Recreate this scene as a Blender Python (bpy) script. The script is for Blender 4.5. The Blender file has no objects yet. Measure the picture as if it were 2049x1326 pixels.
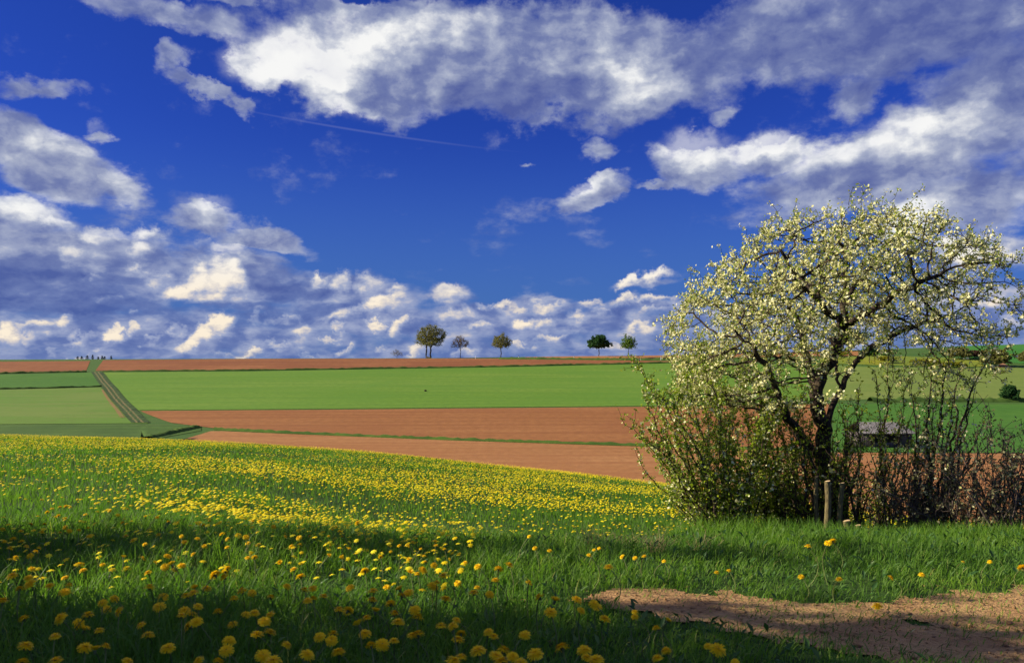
import bpy, math, random
import numpy as np
from mathutils import Vector

random.seed(7)
RNG = np.random.default_rng(11)
SC = bpy.context.scene
COL = SC.collection

# ------------------------------------------------------------------ camera
F = 1594.0            # focal length in photo pixels (28 mm lens)
HOR = 718.0           # eye-level row of the photo
CAMZ = 0.95
cam_data = bpy.data.cameras.new("camera")
cam = bpy.data.objects.new("camera", cam_data)
COL.objects.link(cam)
cam.location = (0, 0, CAMZ)
cam.rotation_euler = (math.radians(90), 0, 0)
cam_data.sensor_width = 36
cam_data.lens = F / 2049 * 36
cam_data.shift_y = (HOR - 663) / 2049
cam_data.clip_end = 20000
cam_data.clip_start = 0.05
cam_data.dof.use_dof = True
cam_data.dof.focus_distance = 7.0
cam_data.dof.aperture_fstop = 6.5
SC.camera = cam

# ------------------------------------------------------------------ light
SUN_EL, SUN_B = math.radians(27), math.radians(-6)
S = Vector((-math.cos(SUN_EL) * math.cos(SUN_B), -math.cos(SUN_EL) * math.sin(SUN_B), math.sin(SUN_EL)))
sd = bpy.data.lights.new("sun", "SUN")
sd.energy = 4.6
sd.angle = math.radians(0.5)
sd.color = (1.0, 0.87, 0.66)
so = bpy.data.objects.new("sun", sd)
COL.objects.link(so)
so.rotation_euler = (-S).to_track_quat('-Z', 'Y').to_euler()
so.location = (-30, 5, 30)
SC.view_settings.view_transform = 'Standard'
SC.view_settings.look = 'None'
SC.view_settings.gamma = 1.0
SC.view_settings.exposure = 0.85
SC.view_settings.use_curve_mapping = False
EV = 2 ** SC.view_settings.exposure
SC.cycles.max_bounces = 6
SC.cycles.transparent_max_bounces = 4
SC.cycles.use_denoising = True
SC.cycles.use_adaptive_sampling = True
SC.cycles.adaptive_threshold = 0.02


def lin(r, g, b):
    f = lambda c: (c / 255 / 12.92) if c / 255 <= .04045 else ((c / 255 + .055) / 1.055) ** 2.4
    return (f(r), f(g), f(b), 1)


class NT:
    """small helper for writing node trees"""
    def __init__(s, tree):
        s.t = tree

    def node(s, typ, **kw):
        n = s.t.nodes.new(typ)
        for k, v in kw.items():
            setattr(n, k, v)
        return n

    def put(s, sock, v):
        if v is None:
            return
        if hasattr(v, 'is_output') or isinstance(v, bpy.types.NodeSocket):
            s.t.links.new(v, sock)
        else:
            sock.default_value = v

    def m(s, op, a, b=None, c=None, clamp=False):
        n = s.node('ShaderNodeMath', operation=op)
        n.use_clamp = clamp
        for i, v in enumerate((a, b, c)):
            if v is not None:
                s.put(n.inputs[i], v)
        return n.outputs[0]

    def v(s, op, a, b=None, scale=None):
        n = s.node('ShaderNodeVectorMath', operation=op)
        s.put(n.inputs[0], a)
        if b is not None:
            s.put(n.inputs[1], b)
        if scale is not None:
            s.put(n.inputs['Scale'], scale)
        return n.outputs['Value'] if op in ('LENGTH', 'DOT_PRODUCT') else n.outputs[0]

    def xyz(s, x, y, z):
        n = s.node('ShaderNodeCombineXYZ')
        for i, q in enumerate((x, y, z)):
            s.put(n.inputs[i], q)
        return n.outputs[0]

    def sep(s, v):
        n = s.node('ShaderNodeSeparateXYZ')
        s.put(n.inputs[0], v)
        return n.outputs

    def noise(s, vec, scale, detail=4, rough=.5, dist=0.0, out='Fac', lac=2.0):
        n = s.node('ShaderNodeTexNoise')
        s.put(n.inputs['Vector'], vec)
        n.inputs['Scale'].default_value = scale
        n.inputs['Detail'].default_value = detail
        n.inputs['Roughness'].default_value = rough
        n.inputs['Lacunarity'].default_value = lac
        n.inputs['Distortion'].default_value = dist
        return n.outputs[out]

    def rng(s, v, a, b, c=0.0, d=1.0, smooth=True):
        n = s.node('ShaderNodeMapRange')
        n.interpolation_type = 'SMOOTHSTEP' if smooth else 'LINEAR'
        s.put(n.inputs['Value'], v)
        for k, q in (('From Min', a), ('From Max', b), ('To Min', c), ('To Max', d)):
            s.put(n.inputs[k], q)
        return n.outputs[0]

    def mix(s, f, a, b, blend='MIX'):
        n = s.node('ShaderNodeMix', data_type='RGBA', blend_type=blend)
        s.put(n.inputs['Factor'], f)
        s.put(n.inputs[6], a)
        s.put(n.inputs[7], b)
        return n.outputs[2]

    def ramp(s, f, stops):
        n = s.node('ShaderNodeValToRGB')
        els = n.color_ramp.elements
        while len(els) < len(stops):
            els.new(0.5)
        for e, (p, c) in zip(els, stops):
            e.position = p
            e.color = c
        s.put(n.inputs[0], f)
        return n.outputs[0]


SKY = 0.1


def sky():
    w = bpy.data.worlds.new("World")
    SC.world = w
    w.use_nodes = True
    t = w.node_tree
    t.nodes.clear()
    N = NT(t)
    tc = N.node('ShaderNodeTexCoord').outputs['Generated']
    x, y, z = N.sep(tc)
    az = N.m('ARCTAN2', x, y)
    hyp = N.m('MAXIMUM', N.m('SQRT', N.m('ADD', N.m('MULTIPLY', x, x), N.m('MULTIPLY', y, y))), 0.05)
    te = N.m('MAXIMUM', N.m('DIVIDE', z, hyp), -0.05)
    P = N.xyz(az, te, 0.0)
    P3 = P
    tb = N.m('ADD', te, 0.15)
    Q = N.xyz(N.m('MULTIPLY', az, 3.6), N.m('MULTIPLY', N.m('LOGARITHM', tb, math.e), 2.1), 3.7)
    # warp of the cloud outlines, smaller towards the horizon like the clouds themselves
    wn = N.noise(Q, 4.0, 7, .6, out='Color')
    wv = N.v('SCALE', N.v('SUBTRACT', wn, (.5, .5, .5)), scale=N.m('MULTIPLY', tb, 0.20))
    Pw = N.v('ADD', P, wv)
    wn2 = N.noise(Q, 1.8, 3, .5, out='Color')
    Pl = N.v('ADD', P, N.v('SCALE', N.v('SUBTRACT', wn2, (.5, .5, .5)), scale=N.m('MULTIPLY', tb, 0.22)))
    Pl = N.v('ADD', Pl, N.v('SCALE', N.v('SUBTRACT', wn, (.5, .5, .5)), scale=N.m('MULTIPLY', tb, 0.16)))

    def dist(p, cx, cy, rx, ry, rot, after=0.0, local=False):
        # 'after' chains the clouds one behind the other (it has no weight in the distance)
        p = N.xyz(p[0], p[1], after)
        X = (cx - 1024) / F
        Z = (HOR - cy) / F
        n = N.node('ShaderNodeMapping', vector_type='TEXTURE')
        N.put(n.inputs['Vector'], p)
        n.inputs['Location'].default_value = (math.atan(X), Z / math.hypot(1, X), 0)
        n.inputs['Rotation'].default_value = (0, 0, math.radians(-rot))
        n.inputs['Scale'].default_value = (rx / F / math.sqrt(1 + X * X), ry / F, 1e7)
        if local:
            return n.outputs[0]
        return N.v('LENGTH', n.outputs[0])

    Pw = N.sep(Pw)
    Pl = N.sep(Pl)
    P = (az, te)
    # where clouds are: centre x, y and radii in photo pixels, tilt, weight
    cover = [
        (1010, 120, 560, 130, 3, 1.5), (565, 125, 125, 62, -12, 1.3), (720, 190, 170, 65, 8, 1.2), (1260, 170, 210, 90, 0, 1.2), (1130, 210, 200, 50, 0, .8),
        (330, 15, 190, 48, 5, .8), (640, 0, 420, 28, 0, .8),
        (1780, 60, 520, 112, 3, 1.3), (2000, 190, 170, 150, 0, 1.1), (1715, 185, 75, 52, -25, .8),
        (1395, 325, 115, 58, 8, 1.2), (1550, 315, 95, 55, 0, 1.2), (1740, 345, 290, 85, -10, 1.2), (1900, 265, 200, 75, -8, 1.1), (1900, 400, 230, 62, 0, .8), (1640, 410, 55, 24, -30, .7), (1585, 425, 30, 15, -30, .5),
        (1830, 440, 90, 40, -15, 1.0),
        (1190, 385, 95, 25, -17, .9), (1205, 300, 45, 20, 45, .55), (1315, 366, 60, 12, -5, .6), (1055, 340, 22, 10, 0, .5), (1450, 225, 45, 20, -20, .45),
        (80, 180, 95, 28, -8, .65), (345, 130, 38, 24, -30, .5), (415, 185, 75, 18, 15, .7), (480, 215, 50, 14, 25, .5), (192, 265, 32, 24, 20, .7),
        (90, 320, 220, 66, 20, 1.1), (225, 375, 85, 42, 25, 1.0), (10, 290, 110, 50, 0, .9),
        (20, 435, 130, 40, -5, 1.0), (150, 520, 320, 78, 8, 1.3), (60, 580, 300, 62, 0, 1.3),
        (405, 430, 80, 32, -8, .9), (540, 480, 115, 26, 12, .9), (470, 565, 200, 66, 4, 1.3),
        (690, 590, 190, 46, 4, 1.1), (720, 640, 240, 46, 0, 1.1), (905, 592, 60, 20, -5, .8), (960, 640, 190, 42, 4, 1.1), (1085, 612, 90, 24, 4, .8),
        (1285, 570, 75, 15, -5, .7), (1290, 612, 130, 20, -3, .8), (1180, 645, 260, 40, 0, .9), (1960, 505, 130, 42, 0, 1.0), (1960, 600, 170, 52, 0, .9), (300, 670, 460, 50, 0, 1.0),
    ]
    C = None
    for (cx, cy, rx, ry, rot, wt) in cover:
        d = dist(Pw, cx, cy, rx, ry, rot, C if C is not None else 0.0)
        q = N.m('MULTIPLY', N.m('SUBTRACT', 1.0, d), wt)
        if C is None:
            C = q
        else:
            n = N.node('ShaderNodeMath', operation='SMOOTH_MAX')
            N.put(n.inputs[0], C)
            N.put(n.inputs[1], q)
            n.inputs[2].default_value = 0.15
            C = n.outputs[0]
    # scattered fair-weather rows near the horizon all round
    band = N.m('MULTIPLY', N.rng(te, 0.085, 0.045), 0.42)
    C = N.m('MAXIMUM', C, N.m('SUBTRACT', band, 0.10))
    C = N.m('MAXIMUM', C, -0.9)
    n1 = N.noise(Q, 3.6, 9, .60)
    nlow = N.noise(N.v('MULTIPLY', P3, (1.0, 1.9, 1.0)), 17.0, 8, .60)
    n1 = N.m('ADD', n1, N.m('MULTIPLY', N.m('SUBTRACT', nlow, n1), N.rng(te, .17, .05, 0, .75)))
    Draw = N.m('ADD', C, N.m('MULTIPLY', N.m('SUBTRACT', n1, .5), 1.35))
    D = Draw
    mask = N.rng(D, -0.02, 0.42)
    mask = N.m('MULTIPLY', mask, N.rng(D, -.05, .9, .80, 1.0))
    # relief: density falling off towards the sun (left and up) is a bright side
    off = N.v('ADD', Q, (-.075, .060, 0.0))
    a1 = N.noise(Q, 3.4, 8, .58)
    a2 = N.noise(off, 3.4, 4, .55)
    rel = N.m('SUBTRACT', a1, a2)
    QB = N.v('ADD', N.v('MULTIPLY', P3, (1.0, 1.45, 1.0)), N.v('SCALE', N.v('SUBTRACT', wn, (.5, .5, .5)), scale=.045))
    b1 = N.noise(QB, 20.0, 7, .6)
    b2 = N.noise(N.v('ADD', QB, (-.016, .013, 0.0)), 20.0, 4, .55)
    rel2 = N.m('SUBTRACT', b1, b2)
    light = [
        (560, 125, 150, 75, -10, .85), (650, 150, 130, 60, 0, .65), (720, 70, 130, 50, -15, .55), (910, 50, 120, 40, -10, .3), (1275, 160, 120, 70, 0, .55), (800, 110, 150, 35, 5, .2), (690, 225, 100, 30, 15, .45), (1390, 300, 125, 42, 8, .65), (1545, 295, 75, 42, 0, .7), (1720, 300, 200, 45, -12, .45), (1900, 255, 120, 55, -15, .4), (1830, 425, 110, 50, -20, .6), (1650, 400, 60, 30, -30, .3), (1190, 378, 80, 25, -15, .5), (80, 180, 90, 28, 0, .1), (192, 262, 30, 25, 0, .3), (100, 285, 150, 30, 15, .2), (230, 385, 60, 30, 20, .3), (20, 410, 110, 28, -5, .45), (400, 425, 60, 28, 0, .25), (1020, 205, 430, 75, 2, -.45), (1850, 150, 260, 100, 0, -.3), (1750, 340, 260, 60, -10, -.2), (20, 575, 260, 62, 0, -.40), (1650, 75, 420, 100, 0, -.45), (2030, 120, 160, 160, 0, -.25), (590, 570, 100, 44, 0, -.35), (560, 625, 240, 22, 0, -.4), (1080, 90, 110, 50, -30, -.15), (640, 60, 60, 25, 0, -.2), (250, 610, 200, 22, 0, -.3),
    ]
    L = N.m('MULTIPLY_ADD', C, 0.0, 0.40)
    for (cx, cy, rx, ry, rot, wt) in light:
        d = dist(Pl, cx, cy, rx, ry, rot, L)
        q = N.m('MULTIPLY', N.rng(d, 1.25 if cy < 450 else 1.08, 0.1 if cy < 450 else .55), wt * ((.8 if cy < 450 else .62) if wt > 0 else .55))
        L = N.m('ADD', L, q)
    # sunlit heads of the cumulus rows: crisp towards the sun (left and up), fading away from it
    heads = [
        (432, 566, 64, 37, 0, 1), (385, 582, 52, 22, -22, 1), (466, 572, 38, 40, 0, 1), (420, 668, 58, 16, -35, 1), (450, 652, 28, 22, 0, .9), (27, 671, 36, 22, -10, .9), (62, 682, 24, 12, 0, .6), (133, 644, 20, 13, -40, .7), (80, 657, 30, 10, -5, .6),
        (167, 681, 28, 8, 0, .6), (239, 678, 24, 8, 0, .7), (273, 665, 14, 8, 0, .6), (118, 698, 12, 8, 0, .6), (205, 696, 14, 5, 0, .5), (160, 711, 24, 6, 0, .6), (273, 622, 19, 10, -20, .7), (355, 671, 20, 12, 0, .6), (314, 686, 17, 6, 0, .5),
        (574, 647, 32, 9, 0, .6), (519, 643, 20, 8, 0, .5), (615, 671, 22, 10, 0, .5), (499, 708, 27, 6, 0, .6), (447, 706, 22, 8, 0, .5), (690, 701, 22, 8, -20, .7), (683, 637, 34, 14, -25, .8), (520, 626, 15, 10, 0, .4),
        (635, 553, 24, 13, 0, .8), (683, 560, 32, 22, 0, .8), (737, 560, 34, 24, 0, .8), (799, 571, 33, 11, 0, .6), (768, 602, 52, 20, -22, 1), (709, 629, 52, 16, -15, 1), (905, 587, 42, 18, -10, .6),
        (113, 446, 44, 13, 5, .6), (205, 462, 62, 15, 5, .6), (307, 472, 44, 24, 0, .7), (273, 502, 32, 20, -30, .7), (133, 512, 24, 24, -30, .4), (191, 552, 24, 9, -10, .4), (273, 545, 27, 10, 0, .5), (324, 557, 37, 20, 0, .5), (420, 494, 27, 14, 0, .4), (478, 511, 47, 16, 5, .5), (222, 590, 32, 10, -5, .45), (30, 420, 60, 22, -10, .55),
        (760, 652, 26, 9, 0, .8), (803, 654, 26, 12, -30, .8), (686, 664, 18, 9, 0, .7), (666, 680, 22, 5, 0, .6), (924, 637, 50, 26, 0, .9), (963, 656, 22, 10, 0, .7), (975, 603, 24, 8, 0, .7), (1014, 607, 30, 10, 0, .7), (1045, 612, 18, 10, 0, .6), (1107, 612, 34, 15, 0, .8), (1053, 648, 28, 15, 0, .9), (1092, 644, 32, 14, -15, .8),
        (1186, 614, 28, 11, 0, .7), (1154, 634, 18, 10, 0, .6), (1209, 626, 27, 8, 0, .5), (1264, 602, 47, 9, 0, .7), (1322, 598, 52, 9, 0, .7), (1283, 654, 37, 8, 0, .7), (1315, 619, 37, 6, 0, .5), (1264, 575, 24, 9, 0, .8), (1315, 563, 42, 11, -6, .8), (1080, 594, 20, 8, 0, .5),
        (826, 699, 20, 10, -20, .7), (928, 707, 27, 9, 0, .7), (768, 691, 17, 7, 0, .6), (1108, 676, 37, 8, -10, .7), (1041, 695, 16, 5, 0, .6), (1069, 699, 12, 7, 0, .5), (1230, 690, 40, 7, 0, .5), (560, 690, 34, 6, 0, .5), (620, 708, 26, 6, 0, .5),
        (1955, 508, 70, 24, 0, 1), (1925, 492, 34, 20, 0, .9), (2020, 512, 46, 16, 0, .8), (1985, 606, 34, 10, 0, .7), (2032, 642, 28, 9, 0, .7), (1850, 600, 40, 9, 0, .6), (1780, 650, 50, 9, 0, .6), (1640, 600, 60, 10, 0, .6), (1480, 630, 50, 8, 0, .5),
        (545, 122, 100, 52, -8, .6), (640, 118, 90, 48, 0, .5), (715, 72, 84, 40, -10, .55), (905, 45, 95, 40, 0, .45), (1290, 145, 72, 55, 0, .5), (1205, 60, 44, 30, -20, .4), (700, 215, 90, 28, 15, .35), (820, 95, 80, 30, 0, .3),
        (1395, 300, 90, 36, 5, .55), (1548, 298, 55, 38, 0, .65), (1610, 300, 22, 26, 0, .4), (1195, 380, 62, 20, -17, .55), (1730, 290, 130, 34, -14, .4), (1890, 250, 110, 34, -10, .35), (1640, 395, 34, 20, -30, .35), (1835, 430, 70, 30, -20, .55),
        (110, 290, 90, 22, 15, .3), (235, 385, 48, 24, 20, .3), (400, 420, 55, 22, 0, .4), (525, 472, 70, 16, 10, .3), (190, 262, 22, 18, 0, .35), (400, 180, 34, 14, 10, .25),
    ]
    iso = N.noise(P3, 34.0, 6, .62, out='Color')
    Pf = N.sep(N.v('ADD', N.v('ADD', P3, N.v('SCALE', N.v('SUBTRACT', iso, (.5, .5, .5)), scale=.042)), N.v('SCALE', N.v('SUBTRACT', wn2, (.5, .5, .5)), scale=.035)))
    L0 = L
    K = N.m('MULTIPLY_ADD', L, 0.0, 0.0)
    for (cx, cy, rx, ry, rot, wt) in heads:
        lv = dist(Pf, cx, cy, rx * 1.12, ry * 1.22, rot, K, True)
        ca, sa = math.cos(math.radians(rot)), math.sin(math.radians(rot))
        gd = N.v('DOT_PRODUCT', lv, (-.62 * ca - .5 * sa, .80 * ca - .4 * sa, 0))
        wt = wt * (.62 if cy < 440 and cx < 1500 else .85 if cy < 440 else 1.0)
        q = N.m('MULTIPLY', N.rng(N.v('LENGTH', lv), 1.12, .45), N.rng(gd, -.95, .50, .05 * wt, wt))
        K = N.m('MAXIMUM', K, q)
    L = N.m('ADD', N.m('MULTIPLY_ADD', K, .58, L0), N.m('MULTIPLY', N.m('MULTIPLY', K, N.m('SUBTRACT', b1, .5)), .9))
    relk = N.rng(te, 0.02, 0.22, 1.0, 0.95, smooth=False)
    L = N.m('ADD', L, N.m('MULTIPLY', rel, relk))
    L = N.m('ADD', L, N.m('MULTIPLY', rel2, N.rng(te, 0.03, 0.20, 1.1, 0.95, smooth=False)))
    edge = N.m('MULTIPLY', N.rng(D, 0.55, 0.10), 0.12)
    L = N.m('ADD', L, edge)
    L = N.m('MULTIPLY', L, 1.0, clamp=True)
    last = L
    k = 1.0 / EV / SKY

    def c(r, g, b):
        q = lin(r, g, b)
        return (q[0] * k, q[1] * k, q[2] * k, 1)
    hi = N.ramp(L, [(0, c(84, 98, 160)), (.30, c(116, 128, 174)), (.60, c(168, 176, 200)), (.88, c(228, 230, 234)), (1, c(247, 247, 246))])
    lo = N.ramp(L, [(0, c(78, 98, 162)), (.30, c(106, 124, 178)), (.60, c(160, 170, 202)), (.88, c(234, 222, 208)), (1, c(252, 238, 216))])
    cc = N.mix(N.rng(te, 0.05, 0.17), lo, hi)
    # clear sky: Nishita, deepened as by a polarising filter
    sk = N.node('ShaderNodeTexSky')
    sk.sky_type = 'NISHITA'
    sk.sun_disc = False
    sk.sun_elevation = SUN_EL
    sk.sun_rotation = math.radians(270) + SUN_B
    sk.altitude = 300
    sk.air_density = 1.0
    sk.dust_density = 0.3
    sk.ozone_density = 2.0
    blue = N.mix(1.0, sk.outputs[0], (.062, .134, .53, 1), 'MULTIPLY')
    blue = N.mix(N.rng(te, 0.30, -.02, 0, .9), blue, c(72, 114, 178))
    # the condensation trail
    trail2 = dist(P, 745, 266, 345, 3.4, 6.2, last)
    tr = N.m('MULTIPLY', N.rng(trail2, 1.0, .1), N.rng(az, -.36, .05, .07, .045))
    blue = N.mix(tr, blue, c(235, 238, 250))
    mask = N.m('MAXIMUM', mask, N.m('MULTIPLY', K, 1.3, clamp=True))
    out = N.mix(mask, blue, cc)
    # unseen pale overcast added overhead, above the picture, to brighten the shaded ground
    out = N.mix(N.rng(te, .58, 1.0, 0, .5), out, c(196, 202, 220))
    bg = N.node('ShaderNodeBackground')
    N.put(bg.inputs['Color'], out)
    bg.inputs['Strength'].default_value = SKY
    o = N.node('ShaderNodeOutputWorld')
    t.links.new(bg.outputs[0], o.inputs[0])
    w.cycles.sampling_method = 'MANUAL'
    w.cycles.sample_map_resolution = 512


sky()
# ------------------------------------------------------------------ ground shape (heights relative to the camera)
def smooth(a, b, x):
    t = np.clip((x - a) / (b - a), 0, 1)
    return t * t * (3 - 2 * t)


def table(xs, ys, lo, hi, n, blur):
    g = np.linspace(lo, hi, n)
    v = np.interp(g, xs, ys)
    k = np.hanning(blur)
    k /= k.sum()
    pad = np.concatenate([np.full(blur, v[0]), v, np.full(blur, v[-1])])
    v = np.convolve(pad, k, 'same')[blur:-blur]
    return lambda q: np.interp(q, g, v)


FARROW = table([30, 45, 60, 75, 97, 120, 150, 200, 250, 300, 330, 345, 360],
               [1150, 1060, 975, 930, 890, 856, 820, 778, 751, 730, 719.5, 718, 718], 20, 400, 1600, 61)
CREST = table([-2000, 0, 300, 500, 900, 1100, 1330, 1600, 1800, 2049, 3200],
              [3, 1.0, 0, -1, -2, -5, -7, -14, -21, -30, -48], -2400, 3600, 1500, 61)
EDGE = table([-1500, 0, 300, 500, 700, 900, 1100, 1330, 1500, 1750, 2049, 3500],
             [862, 870, 877, 886, 899, 918, 940, 965, 990, 1028, 1062, 1110], -2400, 3600, 1500, 41)
EDGED = table([-1500, 300, 1330, 2049, 3500], [36, 35, 33, 26, 22], -2400, 3600, 600, 41)
Z8 = table([-1500, 350, 900, 1500, 3500], [-1.40, -1.45, -1.92, -2.0, -2.05], -2400, 3600, 600, 41)
FALL = table([-1500, 300, 700, 1100, 1330, 3500], [62, 60, 48, 28, 23, 20], -2400, 3600, 600, 41)


def bumps(x, y):
    return (.45 * np.sin(1.7 * x + .6 * y + 1.0) * np.sin(1.3 * y - .5 * x + .4) + .3 * np.sin(3.1 * x - 1.1 * y + 2) * np.sin(2.7 * y + .8 * x)
            + .2 * np.sin(5.3 * x + 2.2 * y) * np.sin(4.9 * y - 1.7 * x + 1))


def H(x, y):
    """ground height relative to the camera at plan position x (right), y (ahead)"""
    x = np.asarray(x, float)
    y = np.asarray(y, float)
    px = np.clip(1024 + F * x / np.maximum(y, 3.0), -2300, 3500)
    plat = -.95 - .07 * (np.clip(y, -6, 5.2) - 2) + .035 * bumps(x, y) * smooth(-2, 1.5, y)
    plat = plat + .085 * np.exp(-((x - 2.2) / .55) ** 2 - ((y - 4.5) / .45) ** 2) + .02 * np.exp(-((x - .2) / 1.4) ** 2 - ((y - 4.6) / .4) ** 2)
    plat = plat - .04 * np.exp(-((y - 3.35 + .12 * x) / .45) ** 2) * smooth(.3, 1.2, x)
    z8, D = Z8(px), EDGED(px)
    zE = -(EDGE(px) - HOR) / F * D
    t = (y - 8) / (D - 8)
    mead = z8 + (zE - z8) * t - .55 * np.clip(t - .55, 0, 9) ** 2 + .30 * np.clip(t, 0, 1) * (1 - np.clip(t, 0, 1))
    z = plat + (mead - plat) * smooth(4.7, 7.6, y)
    z = z + .05 * bumps(x * .4, y * .4) * smooth(6, 10, y) * smooth(45, 30, y)
    row = FARROW(y) + CREST(px) * smooth(190, 330, y)
    far = -(row - HOR) / F * np.minimum(y, 345)
    far = far - np.clip(y - 345, 0, 1e9) * .012
    return z + (far - z) * smooth(D + .5, D + FALL(px), y)


def Hw(x, y):
    return H(x, y) + CAMZ


def at_row(px, row, lo=60., hi=345.):
    """plan position on the far slope seen in this direction and at this height"""
    ys = np.linspace(lo, hi, 1200)
    r = HOR - F * H((px - 1024) / F * ys, ys) / ys
    y = float(np.interp(-row, -r, ys))
    return (px - 1024) / F * y, y


def hit(px, row, h=0.0, y0=1.3):
    """first point along the view ray that comes down to h above the ground"""
    ys = np.geomspace(y0, 60, 3000)
    x = (px - 1024) / F * ys
    z = (HOR - row) / F * ys
    below = z <= H(x, ys) + h
    i = int(np.argmax(below)) if below.any() else -1
    return float(x[i]), float(ys[i])


def pix(px, row, y):
    return np.array([(px - 1024) / F * y, y, (HOR - row) / F * y + CAMZ])


# ------------------------------------------------------------------ mesh helpers
def make(name, V, faces, mats, parent=None, smooth_shade=False, attrs=None, matidx=None):
    V = np.asarray(V, np.float32).reshape(-1, 3)
    me = bpy.data.meshes.new(name)
    me.vertices.add(len(V))
    me.vertices.foreach_set('co', V.ravel())
    loops = np.concatenate([np.asarray(f, np.int32).ravel() for f in faces])
    tot = np.concatenate([np.full(len(f), np.asarray(f).shape[1], np.int32) for f in faces])
    start = np.concatenate([[0], np.cumsum(tot)[:-1]]).astype(np.int32)
    me.loops.add(len(loops))
    me.loops.foreach_set('vertex_index', loops)
    me.polygons.add(len(tot))
    me.polygons.foreach_set('loop_start', start)
    me.polygons.foreach_set('loop_total', tot)
    if smooth_shade:
        me.polygons.foreach_set('use_smooth', np.ones(len(tot), bool))
    for m in (mats if isinstance(mats, (list, tuple)) else [mats]):
        me.materials.append(m)
    if matidx is not None:
        me.polygons.foreach_set('material_index', np.asarray(matidx, np.int32))
    for k, a in (attrs or {}).items():
        at = me.attributes.new(k, 'FLOAT', 'POINT')
        at.data.foreach_set('value', np.asarray(a, np.float32).ravel())
    me.update(calc_edges=True)
    o = bpy.data.objects.new(name, me)
    COL.objects.link(o)
    if parent is not None:
        o.parent = parent
    return o


def tag(o, label=None, cat=None, group=None, kind=None):
    for k, q in (('label', label), ('category', cat), ('group', group), ('kind', kind)):
        if q:
            o[k] = q
    return o


def empty(name, loc, rz=0.0):
    o = bpy.data.objects.new(name, None)
    COL.objects.link(o)
    o.location = tuple(float(q) for q in loc)
    o.rotation_euler = (0, 0, rz)
    o.empty_display_size = .05
    return o


def grid_faces(nr, nc, base=0):
    a = np.arange(nr - 1)[:, None] * nc + np.arange(nc - 1)[None, :]
    a = a.ravel() + base
    return np.stack([a, a + 1, a + nc + 1, a + nc], 1)


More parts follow.
